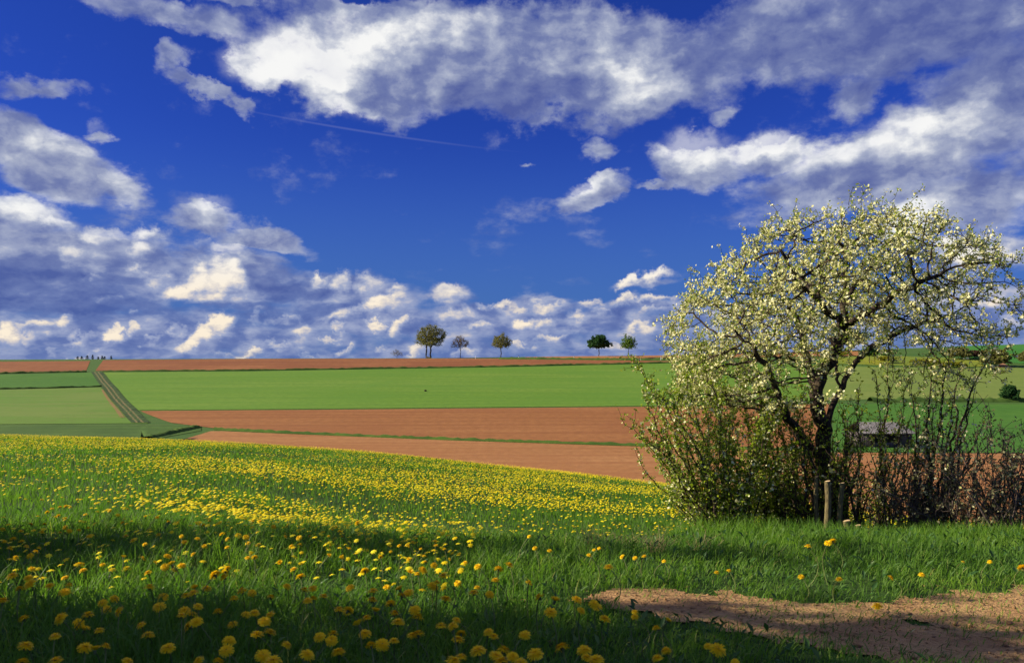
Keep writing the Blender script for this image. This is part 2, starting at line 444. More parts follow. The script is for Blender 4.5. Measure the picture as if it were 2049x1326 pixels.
class Bag:
    """collects geometry for one mesh"""
    def __init__(s):
        s.V, s.Q, s.T, s.n, s.A = [], [], [], 0, []

    def add(s, V, Q=None, T=None, a=None):
        V = np.asarray(V, float).reshape(-1, 3)
        if Q is not None and len(Q):
            s.Q.append(np.asarray(Q) + s.n)
        if T is not None and len(T):
            s.T.append(np.asarray(T) + s.n)
        s.V.append(V)
        s.A.append(np.full(len(V), 0.5) if a is None else np.broadcast_to(np.asarray(a, float), (len(V),)))
        s.n += len(V)

    def tube(s, pts, rad, sides=6, cap=True, a=None):
        pts = np.asarray(pts, float)
        rad = np.broadcast_to(np.asarray(rad, float), (len(pts),))
        t = np.gradient(pts, axis=0)
        t /= np.linalg.norm(t, axis=1)[:, None] + 1e-9
        ref = np.array([0., 0, 1]) if abs(t[0, 2]) < .8 else np.array([1., 0, 0])
        u = np.cross(t, ref)
        u /= np.linalg.norm(u, axis=1)[:, None] + 1e-9
        w = np.cross(t, u)
        ang = np.arange(sides) / sides * 2 * np.pi
        ring = u[:, None] * np.cos(ang)[None, :, None] + w[:, None] * np.sin(ang)[None, :, None]
        V = (pts[:, None] + ring * rad[:, None, None]).reshape(-1, 3)
        n = len(pts)
        i = np.arange(n - 1)[:, None] * sides
        j = np.arange(sides)[None]
        k = (j + 1) % sides
        Q = np.stack([i + j, i + k, i + sides + k, i + sides + j], -1).reshape(-1, 4)
        T = None
        if cap:
            V = np.vstack([V, pts[-1] + t[-1] * rad[-1] * .6])
            jj = np.arange(sides)
            T = np.stack([(n - 1) * sides + jj, (n - 1) * sides + (jj + 1) % sides, np.full(sides, n * sides)], 1)
        s.add(V, Q, T, a)

    def box(s, c, d, rot=0.0, a=None):
        c = np.asarray(c, float)
        d = np.asarray(d, float) / 2
        P = np.array([[x, y, z] for x in (-1, 1) for y in (-1, 1) for z in (-1, 1)]) * d
        R = np.array([[math.cos(rot), -math.sin(rot), 0], [math.sin(rot), math.cos(rot), 0], [0, 0, 1]])
        s.add(P @ R.T + c, [[0, 1, 3, 2], [4, 6, 7, 5], [0, 4, 5, 1], [2, 3, 7, 6], [0, 2, 6, 4], [1, 5, 7, 3]], None, a)

    def leaves(s, C, nrm, size, asp=.5, a=None, fold=.25, up=None):
        """many small folded leaves: centre, facing, length"""
        C = np.asarray(C, float)
        n = len(C)
        if n == 0:
            return
        nrm = nrm / (np.linalg.norm(nrm, axis=1)[:, None] + 1e-9)
        d = RNG.normal(size=(n, 3)) if up is None else up
        d = d - nrm * (d * nrm).sum(1)[:, None]
        d /= np.linalg.norm(d, axis=1)[:, None] + 1e-9
        e = np.cross(nrm, d)
        L = np.broadcast_to(size, (n,))[:, None]
        b = C - d * L * .5
        V = np.stack([b, C + e * L * asp * .5 + nrm * L * fold * .3, C + d * L * .5, C - e * L * asp * .5 + nrm * L * fold * .3], 1).reshape(-1, 3)
        i = np.arange(n)[:, None] * 4
        T = np.concatenate([i + [0, 1, 2], i + [0, 2, 3]])
        av = np.repeat(RNG.random(n) if a is None else np.broadcast_to(a, (n,)), 4)
        s.add(V, None, T, av)

    def flowers(s, C, nrm, size, a=None, cup=.3, k=5):
        """many small open blossoms of k petals each"""
        C = np.asarray(C, float)
        n = len(C)
        if n == 0:
            return
        nrm = nrm / (np.linalg.norm(nrm, axis=1)[:, None] + 1e-9)
        d = RNG.normal(size=(n, 3))
        d = d - nrm * (d * nrm).sum(1)[:, None]
        d /= np.linalg.norm(d, axis=1)[:, None] + 1e-9
        e = np.cross(nrm, d)
        R = np.broadcast_to(size, (n,))[:, None] * .5
        vs = [C]
        for j in range(2 * k):
            an = j * math.pi / k
            rr = R * (1.0 if j % 2 == 0 else .62)
            vs.append(C + (d * math.cos(an) + e * math.sin(an)) * rr + nrm * rr * cup)
        V = np.stack(vs, 1).reshape(-1, 3)
        i = np.arange(n)[:, None] * (2 * k + 1)
        T = np.concatenate([i + [0, j + 1, (j + 1) % (2 * k) + 1] for j in range(2 * k)])
        av = np.repeat(RNG.random(n) if a is None else np.broadcast_to(a, (n,)), 2 * k + 1)
        s.add(V, None, T, av)

    def blades(s, B, h, lean, w, nseg=2, a=None):
        """grass blades: foot, height, horizontal lean of the tip (n,2), width"""
        n = len(B)
        if n == 0:
            return
        h = np.broadcast_to(h, (n,))
        w = np.broadcast_to(w, (n,))
        th = RNG.random(n) * 2 * np.pi
        side = np.stack([np.cos(th), np.sin(th), np.zeros(n)], 1)
        ln = np.concatenate([lean, np.zeros((n, 1))], 1)
        upv = np.array([0, 0, 1.0])
        vs = []
        for q in range(nseg):
            f = q / nseg
            c = B + upv * (h * f)[:, None] + ln * (f ** 2)
            ww = (w * (1 - .55 * f) * .5)[:, None]
            vs += [c - side * ww, c + side * ww]
        drop = np.minimum(.5 * np.linalg.norm(lean, axis=1) ** 2 / np.maximum(h, .01), h * .5)
        vs.append(B + upv * (h - drop)[:, None] + ln)
        m = 2 * nseg + 1
        V = np.stack(vs, 1).reshape(-1, 3)
        i = np.arange(n)[:, None] * m
        Q = np.concatenate([i + [2 * q, 2 * q + 1, 2 * q + 3, 2 * q + 2] for q in range(nseg - 1)]) if nseg > 1 else None
        T = i + [m - 3, m - 2, m - 1]
        av = np.repeat(RNG.random(n) if a is None else np.broadcast_to(a, (n,)), m)
        s.add(V, Q, T, av)

    def build(s, name, mat, parent=None, smooth_shade=False, origin=None):
        V = np.vstack(s.V)
        if origin is not None:
            V = V - np.asarray(origin, float)
        faces = []
        if s.Q:
            faces.append(np.vstack(s.Q))
        if s.T:
            faces.append(np.vstack(s.T))
        return make(name, V, faces, mat, parent, smooth_shade, {'tint': np.concatenate(s.A)})


# ------------------------------------------------------------------ materials
def material(name):
    m = bpy.data.materials.new(name)
    m.use_nodes = True
    m.node_tree.nodes.clear()
    return m, NT(m.node_tree)


def finish(N, shader, disp=None):
    o = N.node('ShaderNodeOutputMaterial')
    N.t.links.new(shader, o.inputs['Surface'])


def principled(N, col, rough=.8, spec=.2, normal=None):
    p = N.node('ShaderNodeBsdfPrincipled')
    N.put(p.inputs['Base Color'], col)
    N.put(p.inputs['Roughness'], rough)
    p.inputs['Specular IOR Level'].default_value = spec
    if normal is not None:
        N.put(p.inputs['Normal'], normal)
    return p.outputs[0]


def bump(N, h, strength=.4, dist=.05):
    b = N.node('ShaderNodeBump')
    b.inputs['Strength'].default_value = strength
    b.inputs['Distance'].default_value = dist
    N.put(b.inputs['Height'], h)
    return b.outputs[0]


def attr(N, name):
    n = N.node('ShaderNodeAttribute', attribute_name=name)
    return n.outputs['Fac']


def pos(N):
    return N.node('ShaderNodeNewGeometry').outputs['Position']


def leaf_mat(name, stops, trans=.35, rough=.6, spec=.25, patch=None, shift=None):
    """thin leaves: colour from the per-leaf tint, some light passing through"""
    m, N = material(name)
    c = N.ramp(attr(N, 'tint'), stops)
    if patch:
        sc, dark = patch
        c = N.mix(N.rng(N.noise(pos(N), sc, 3), .40, .62, 0, .55), c, dark)
    p = principled(N, c, rough, spec)
    t = N.node('ShaderNodeBsdfTranslucent')
    N.put(t.inputs['Color'], N.mix(1.0, c, shift or (1.2, 1.25, .6, 1), 'MULTIPLY'))
    x = N.node('ShaderNodeMixShader')
    x.inputs[0].default_value = trans
    N.t.links.new(p, x.inputs[1])
    N.t.links.new(t.outputs[0], x.inputs[2])
    finish(N, x.outputs[0])
    return m


def field_mat(name, c1, c2, c3, row=(.012, .26), fine=(.7, .40), rough=.95, rowamt=.75, ang=0.0, bumpk=.25):
    """a field: drifts of tone along the drilling direction, fine rows, mottling"""
    m, N = material(name)
    p = pos(N)
    mp = N.node('ShaderNodeMapping')
    N.put(mp.inputs['Vector'], p)
    mp.inputs['Rotation'].default_value = (0, 0, ang)
    q = mp.outputs[0]
    a = N.noise(N.v('MULTIPLY', q, (row[0], row[1] * .12, 0)), 1.0, 4, .6)
    b = N.noise(N.v('MULTIPLY', q, (row[0] * 1.5, row[1], 0)), 1.0, 3, .6)
    f = N.noise(N.v('MULTIPLY', q, (fine[0], fine[1], 0)), 1.0, 5, .7)
    g = N.noise(p, .045, 4, .6)
    col = N.mix(N.rng(a, .35, .65), c1, c2)
    col = N.mix(N.m('MULTIPLY', N.rng(b, .45, .62), rowamt), col, c3)
    col = N.mix(N.m('MULTIPLY', N.rng(f, .36, .64), .40), col, N.mix(1.0, c3, (.72, .72, .70, 1), 'MULTIPLY'))
    col = N.mix(N.m('MULTIPLY', N.rng(g, .44, .66), .60), col, c3)
    nb = bump(N, N.m('ADD', f, b), bumpk, .25)
    finish(N, principled(N, col, rough, .1, nb))
    return m


M = {}
M['green'] = field_mat('young_wheat', (.120, .235, .024, 1), (.150, .255, .032, 1), (.098, .210, .022, 1))
M['green_right'] = field_mat('pale_crop', (.165, .225, .045, 1), (.190, .240, .055, 1), (.140, .205, .040, 1))
M['deep_green'] = field_mat('dense_crop', (.062, .165, .020, 1), (.080, .190, .024, 1), (.048, .140, .018, 1), rowamt=.4)
M['left_green'] = field_mat('thin_crop', (.115, .210, .030, 1), (.100, .215, .026, 1), (.150, .215, .045, 1))
M['bare'] = field_mat('thin_bare_ground', (.22, .165, .055, 1), (.16, .19, .04, 1), (.25, .15, .06, 1), row=(.3, .3))
M['blue_green'] = field_mat('tall_grass_strip', (.068, .135, .024, 1), (.090, .155, .030, 1), (.048, .100, .020, 1), row=(.03, .5))
M['verge'] = field_mat('verge_grass', (.070, .135, .020, 1), (.095, .150, .028, 1), (.045, .095, .018, 1), row=(.08, .6))
M['soil'] = field_mat('tilled_soil', (.300, .132, .044, 1), (.335, .152, .053, 1), (.240, .096, .034, 1), row=(.010, .34), fine=(.8, .5))
M['soil_pale'] = field_mat('harrowed_soil', (.345, .165, .060, 1), (.385, .192, .073, 1), (.295, .128, .047, 1), row=(.012, .5), fine=(.9, .6))
M['soil_dark'] = field_mat('crest_soil', (.265, .108, .040, 1), (.310, .132, .050, 1), (.200, .072, .030, 1), row=(.008, .12), fine=(.5, .2))
M['hill_green'] = field_mat('hill_crop', (.050, .190, .028, 1), (.060, .205, .032, 1), (.040, .160, .026, 1), rowamt=.3)
M['sand'] = field_mat('sandy_earth', (.40, .21, .10, 1), (.36, .19, .09, 1), (.30, .15, .08, 1))
M['flower_crop'] = field_mat('flowering_crop', (.20, .23, .028, 1), (.30, .28, .02, 1), (.12, .19, .025, 1), row=(.06, .3))


def track_mat():
    m, N = material('rutted_grass')
    u = attr(N, 'across')
    p = pos(N)
    n = N.noise(N.v('MULTIPLY', p, (1.2, .25, 0)), 1.0, 5, .65)
    g = N.mix(N.rng(n, .4, .62), (.055, .100, .026, 1), (.022, .045, .014, 1))
    w = N.m('ADD', u, N.m('MULTIPLY', N.m('SUBTRACT', n, .5), .30))
    rut = N.m('MAXIMUM', N.m('SUBTRACT', 1.0, N.m('MULTIPLY', N.m('ABSOLUTE', N.m('SUBTRACT', w, .33)), 11.0)),
              N.m('SUBTRACT', 1.0, N.m('MULTIPLY', N.m('ABSOLUTE', N.m('SUBTRACT', w, .64)), 11.0)), clamp=True)
    c = N.mix(N.m('MULTIPLY', rut, N.rng(n, .32, .58, .05, .95)), g, (.26, .20, .085, 1))
    finish(N, principled(N, c, .95, .1))
    return m


M['track'] = track_mat()


def ground_mat():
    m, N = material('meadow_turf')
    p = pos(N)
    n = N.noise(p, 1.6, 5, .6)
    n2 = N.noise(p, 14., 4, .6)
    c = N.mix(N.rng(n, .35, .65), (.030, .070, .014, 1), (.048, .095, .018, 1))
    c = N.mix(N.rng(n2, .40, .62, 0, .7), c, (.018, .036, .010, 1))
    y = N.sep(p)[1]
    far = N.noise(N.v('MULTIPLY', p, (.05, .3, 0)), 1., 4, .6)
    cf = N.mix(N.rng(far, .35, .65), (.050, .115, .022, 1), (.070, .130, .028, 1))
    c = N.mix(N.rng(y, 40, 60), c, cf)
    finish(N, principled(N, c, .95, .1, bump(N, n2, .5, .04)))
    return m


M['ground'] = ground_mat()


def dirt_mat():
    m, N = material('trodden_earth')
    p = pos(N)
    n = N.noise(p, 3.0, 5, .6)
    n2 = N.noise(p, 38., 5, .65)
    n3 = N.noise(N.v('ADD', p, (7, 3, 0)), 120., 2, .5)
    c = N.mix(N.rng(n, .35, .65), (.50, .315, .140, 1), (.38, .220, .100, 1))
    c = N.mix(N.rng(n2, .45, .70, 0, .75), c, (.22, .120, .058, 1))
    c = N.mix(N.rng(n3, .60, .72, 0, .5), c, (.48, .32, .18, 1))
    finish(N, principled(N, c, .95, .1, bump(N, N.m('ADD', n2, N.m('MULTIPLY', n3, .4)), .9, .03)))
    return m


M['dirt'] = dirt_mat()


def bark_mat(name, c1, c2, scale=30, hi=None):
    m, N = material(name)
    p = pos(N)
    n = N.noise(N.v('MULTIPLY', p, (1, 1, .35)), scale, 5, .65)
    n2 = N.noise(p, scale * .2, 3, .5)
    c = N.mix(N.rng(n, .38, .62), c1, c2)
    if hi:
        c = N.mix(N.rng(n2, .52, .70, 0, .75), c, hi)
    finish(N, principled(N, c, .9, .15, bump(N, n, .8, .02)))
    return m


def plain_mat(name, col, rough=.7, spec=.2, var=.25, scale=20):
    m, N = material(name)
    n = N.noise(pos(N), scale, 4, .6)
    d = tuple(q * (1 - var) for q in col[:3]) + (1,)
    finish(N, principled(N, N.mix(N.rng(n, .35, .65), col, d), rough, spec))
    return m


# ------------------------------------------------------------------ ground sheet
def lines(first, step, grow, end):
    v = [first]
    while v[-1] < end:
        v.append(v[-1] + step)
        step *= grow
    return v


yl = np.array([-70, -40, -22, -12, -7, -4, -2, -.8] + lines(0., .09, 1.0, 8.5) + lines(8.65, .15, 1.022, 345)[0:] + lines(352, 12, 1.25, 6000))
xr = lines(0.05, .10, 1.0, 4.0) + lines(4.12, .13, 1.045, 4000)
xl = np.array([-q for q in xr[::-1]] + xr)
GX, GY = np.meshgrid(xl, yl)
ground = make('ground', np.stack([GX, GY, Hw(GX, GY)], -1), [grid_faces(len(yl), len(xl))], M['ground'], smooth_shade=True)
tag(ground, kind='structure')


def field(name, upper, lower, mat, lift=.06, nc=90, nr=26, wob=0.0):
    """a patch of the far slope between two edges, each a list of directions and heights in the photo"""
    def curve(pts):
        p = np.array(pts, float)
        t = np.linspace(0, 1, nc)
        s = (p[:, 0] - p[0, 0]) / (p[-1, 0] - p[0, 0])
        return [at_row(a, b, 36.) for a, b in zip(np.interp(t, s, p[:, 0]), np.interp(t, s, p[:, 1]))]
    A, B = np.array(curve(upper)), np.array(curve(lower))
    f = np.linspace(0, 1, nr)[:, None, None]
    G = A[None] * (1 - f) + B[None] * f
    if wob:
        G[0, :, 1] += wob * np.sin(np.arange(nc) * .9)
    Z = Hw(G[..., 0], G[..., 1]) + lift
    across = np.broadcast_to(np.linspace(0, 1, nc)[None], (nr, nc))
    o = make(name, np.concatenate([G, Z[..., None]], -1), [grid_faces(nr, nc)], mat, smooth_shade=True, attrs={'across': across})
    return tag(o, kind='structure')


field('ploughed_field', [(206, 720.5), (500, 718), (900, 717), (1030, 717.6), (1340, 722.5)], [(190, 742), (500, 740), (780, 735.5), (1030, 731.5), (1340, 724.5)], M['soil_dark'])
field('ploughed_field', [(-300, 724.5), (0, 723.5), (180, 722.2)], [(-300, 749), (0, 746), (172, 741.5)], M['soil_dark'])
field('ploughed_field', [(1050, 714.5), (1200, 711.5), (1340, 711), (1750, 701)], [(1050, 717), (1200, 716.5), (1340, 717), (1750, 711)], M['soil_pale'], nr=10)
field('green_field', [(207, 745), (500, 743), (780, 738.5), (1030, 734.5), (1340, 727), (1640, 730)], [(277, 821), (700, 817.5), (1330, 811.5), (1500, 809), (1640, 805)], M['green'])
field('pale_field', [(1640, 730), (1760, 735), (2049, 736), (2300, 737)], [(1640, 803), (1760, 798), (2049, 797), (2300, 797)], M['green_right'], nc=50)
field('ploughed_field', [(280, 822.5), (700, 819.5), (1330, 813.5), (1500, 811), (1660, 808)], [(342, 846), (430, 857), (600, 866), (900, 878), (1330, 891), (1660, 904)], M['soil'])
field('ploughed_field', [(352, 884), (424, 862), (600, 869.5), (900, 881.5), (1330, 895.5), (1680, 906), (2049, 908), (2400, 909)],
      [(300, 925), (424, 935), (600, 950), (900, 980), (1330, 1030), (1680, 1080), (2049, 1095), (2400, 1100)], M['soil_pale'])
field('green_field', [(1668, 808), (1800, 808), (2049, 809), (2400, 810)], [(1664, 902), (1800, 905), (2049, 906.5), (2400, 908)], M['deep_green'], nc=50)
field('green_field', [(-300, 755), (0, 750), (186, 745)], [(-300, 784), (0, 777), (204, 772)], M['deep_green'], nc=40)
field('green_field', [(-300, 787), (0, 780), (200, 775)], [(-300, 851), (0, 849), (296, 847)], M['left_green'], nc=50)
field('grass_strip', [(-300, 853), (0, 851), (300, 849), (402, 853)], [(-300, 885), (0, 884), (300, 880), (402, 862)], M['blue_green'], nc=60)
field('track', [(181, 744), (204, 744)], [(262, 846), (300, 846)], M['track'], lift=.10, nc=12, nr=120)
field('bare_strip', [(202, 780), (206, 780)], [(240, 836), (250, 836)], M['bare'], lift=.12, nc=6, nr=40)
field('hill_field', [(1900, 693), (2049, 689), (2400, 680)], [(1900, 712), (2049, 728), (2400, 733)], M['hill_green'], nc=40)
field('flowering_field', [(1640, 714), (1760, 712), (1900, 716), (1960, 722)], [(1640, 727), (1760, 731), (1900, 733), (1970, 734)], M['flower_crop'], nc=40, lift=.10)
field('sandy_path', [(2002, 727), (2007, 727)], [(1990, 735), (2026, 735)], M['sand'], nc=10, lift=.12)


def ridge(name, pts, width, height, mat, seed=0, step=.8):
    """a low bank of rank grass along a field edge: real height, ragged top"""
    P = np.array([at_row(a, b, 36.) for a, b in pts])
    seg = np.r_[0, np.cumsum(np.linalg.norm(np.diff(P, axis=0), axis=1))]
    n = max(8, int(seg[-1] / step))
    t = np.linspace(0, seg[-1], n)
    C = np.stack([np.interp(t, seg, P[:, 0]), np.interp(t, seg, P[:, 1])], 1)
    d = np.gradient(C, axis=0)
    d /= np.linalg.norm(d, axis=1)[:, None]
    nn = np.stack([-d[:, 1], d[:, 0]], 1)
    g = np.random.default_rng(seed)
    hh = height * (.6 + .7 * g.random(n))
    rows = []
    for u, k in ((-1, -.05), (-.55, .75), (0, 1), (.55, .7), (1, -.05)):
        q = C + nn * (u * width / 2 * (.8 + .4 * g.random(n)))[:, None]
        rows.append(np.c_[q, Hw(q[:, 0], q[:, 1]) + .05 + hh * k])
    return tag(make(name, np.stack(rows, 0), [grid_faces(5, n)], mat), kind='structure')


ridge('field_bank', [(172, 744.5), (60, 746.5), (-200, 751)], 1.3, .55, M['verge'], 1)
ridge('field_bank', [(206, 743.8), (500, 741.6), (780, 737), (1030, 733), (1340, 725.8)], 1.2, .5, M['verge'], 2, 1.2)
ridge('field_bank', [(296, 877), (340, 867), (392, 856)], 1.6, .42, M['verge'], 3, .4)
ridge('field_bank', [(430, 859.5), (600, 867.8), (900, 880), (1330, 893.5), (1660, 905)], 1.0, .30, M['verge'], 4, .6)
ridge('field_bank', [(1740, 803), (1900, 803), (2049, 803), (2300, 803)], 3.2, .8, M['verge'], 5, .7)
ridge('field_bank', [(1000, 718), (1200, 720), (1340, 719.6), (1480, 718)], 4.0, .7, M['verge'], 6, 1.2)
ridge('field_bank', [(0, 778.5), (100, 776.6), (203, 773.5)], .8, .35, M['verge'], 7, .8)

# trodden earth of the path in front of the thicket
def dirt_path():
    xs = np.arange(.0, 2.9, .03)
    ys = np.arange(1.9, 4.35, .03)
    X, Y = np.meshgrid(xs, ys)
    n = (np.sin(X * 9 + 2 * np.sin(Y * 7)) + np.sin(Y * 11 + 3 * np.sin(X * 6 + 1)) + np.sin(X * 23 - Y * 17) * .6 + .8 * np.sin(X * 31 + Y * 5) * np.sin(Y * 37 - X * 8)) * .15 - .10
    mid = 3.32 - .16 * (X - 1.0)
    half = .11 + .28 * smooth(.2, 1.1, X) + .1 * smooth(1.2, 2.2, X)
    d = np.abs(Y - mid + np.where(Y < mid, .35 * smooth(.6, 1.6, X), 0)) / half + n + 1.1 * smooth(.45, .1, X) + 1.3 * np.exp(-((X - 1.42) / .36) ** 2 - ((Y - 3.66) / .16) ** 2)
    keep = d < 1
    V = np.stack([X, Y, Hw(X, Y) + .008], -1)
    fc = grid_faces(len(ys), len(xs))
    fc = fc[keep.ravel()[fc].all(1)]
    used, inv = np.unique(fc, return_inverse=True)
    o = make('dirt_path', V.reshape(-1, 3)[used], [inv.reshape(-1, 4)], M['dirt'], smooth_shade=True)
    return tag(o, kind='structure')


dirt_path()


def on_path(X, Y):
    mid = 3.32 - .16 * (X - 1.0)
    half = .11 + .28 * smooth(.2, 1.1, X) + .1 * smooth(1.2, 2.2, X)
    d = np.abs(Y - mid + np.where(Y < mid, .35 * smooth(.6, 1.6, X), 0)) / half + 1.1 * smooth(.45, .1, X) + 1.3 * np.exp(-((X - 1.42) / .36) ** 2 - ((Y - 3.66) / .16) ** 2)
    n = (np.sin(X * 5.1 + 1.5 * np.sin(Y * 4.2)) + np.sin(Y * 7.3 + 1.8 * np.sin(X * 3.9 + 1)) + .7 * np.sin(X * 13 - Y * 9)) * .17
    return smooth(1.35, .45, d + n)
# ------------------------------------------------------------------ trees: space colonisation
def colonize(seedP, seedPar, att, step, infl, kill, iters=140, wob=.12):
    P = [np.array(p, float) for p in seedP]
    par = list(seedPar)
    att = np.asarray(att, float)
    best = np.full(len(att), 1e9)
    bi = np.zeros(len(att), int)

    def upd(start):
        nonlocal best, bi
        if len(att) == 0 or start >= len(P):
            return
        Q = np.array(P[start:])
        d = np.linalg.norm(att[:, None] - Q[None], axis=2)
        k = d.argmin(1)
        dm = d[np.arange(len(att)), k]
        w = dm < best
        best = np.where(w, dm, best)
        bi = np.where(w, k + start, bi)
    upd(0)
    for _ in range(iters):
        if len(att) == 0:
            break
        sel = best < infl
        if not sel.any():
            infl *= 1.4
            if infl > 8:
                break
            continue
        st = len(P)
        order = np.argsort(bi[sel])
        ids = bi[sel][order]
        vec = att[sel][order] - np.array(P)[ids]
        vec /= np.linalg.norm(vec, axis=1)[:, None] + 1e-9
        u, s0 = np.unique(ids, return_index=True)
        for a, i in enumerate(u):
            e = s0[a + 1] if a + 1 < len(u) else len(ids)
            v = vec[s0[a]:e].mean(0) + RNG.normal(size=3) * wob
            v /= np.linalg.norm(v) + 1e-9
            P.append(P[i] + v * step)
            par.append(int(i))
        upd(st)
        keep = best > kill
        att, best, bi = att[keep], best[keep], bi[keep]
        if len(P) > 16000:
            break
    return np.array(P), np.array(par)


def radii(P, par, tip, exp=2.4):
    n = len(P)
    acc = np.zeros(n)
    has = np.zeros(n, bool)
    has[par[par >= 0]] = True
    acc[~has] = tip ** exp
    for i in range(n - 1, 0, -1):
        if par[i] >= 0:
            acc[par[i]] += acc[i]
    return acc ** (1 / exp)


def chains(P, par, R):
    n = len(P)
    kids = [[] for _ in range(n)]
    for i in range(n):
        if par[i] >= 0:
            kids[par[i]].append(i)
    out = []
    stack = [(0, -1)]
    while stack:
        i, p = stack.pop()
        c = [p] if p >= 0 else []
        while True:
            c.append(i)
            k = sorted(kids[i], key=lambda q: -R[q])
            if not k:
                break
            for q in k[1:]:
                stack.append((q, i))
            i = k[0]
        out.append(c)
    return out, kids


def jitter_line(pts, n, amp, g=None):
    pts = np.array(pts, float)
    s = np.r_[0, np.cumsum(np.linalg.norm(np.diff(pts, axis=0), axis=1))]
    t = np.linspace(0, s[-1], n)
    q = np.stack([np.interp(t, s, pts[:, k]) for k in range(3)], 1)
    k = np.array([.25, .5, .25])
    for _ in range(2):
        q[1:-1] = .25 * q[:-2] + .5 * q[1:-1] + .25 * q[2:]
    q[1:-1] += RNG.normal(size=(n - 2, 3)) * amp
    return q


M['bark_dark'] = bark_mat('plum_bark', (.060, .044, .032, 1), (.020, .015, .012, 1), 45, (.15, .115, .065, 1))
M['bark_grey'] = bark_mat('tree_bark', (.085, .070, .050, 1), (.040, .032, .024, 1), 3)
M['stem_brown'] = bark_mat('shrub_bark', (.105, .076, .050, 1), (.045, .032, .022, 1), 60)
M['stem_grey'] = bark_mat('thorn_bark', (.125, .098, .085, 1), (.060, .045, .042, 1), 60)
M['petal'] = leaf_mat('plum_blossom', [(0, (.60, .60, .20, 1)), (.5, (.82, .79, .38, 1)), (1, (.88, .87, .62, 1))], .30, .6, .2, shift=(1.0, 1.0, .85, 1))
M['fresh'] = leaf_mat('young_plum_leaves', [(0, (.14, .22, .016, 1)), (.6, (.25, .34, .026, 1)), (1, (.38, .44, .05, 1))], .45)
M['fresh_dark'] = leaf_mat('thorn_buds', [(0, (.085, .080, .045, 1)), (.6, (.16, .155, .07, 1)), (1, (.30, .29, .16, 1))], .25)


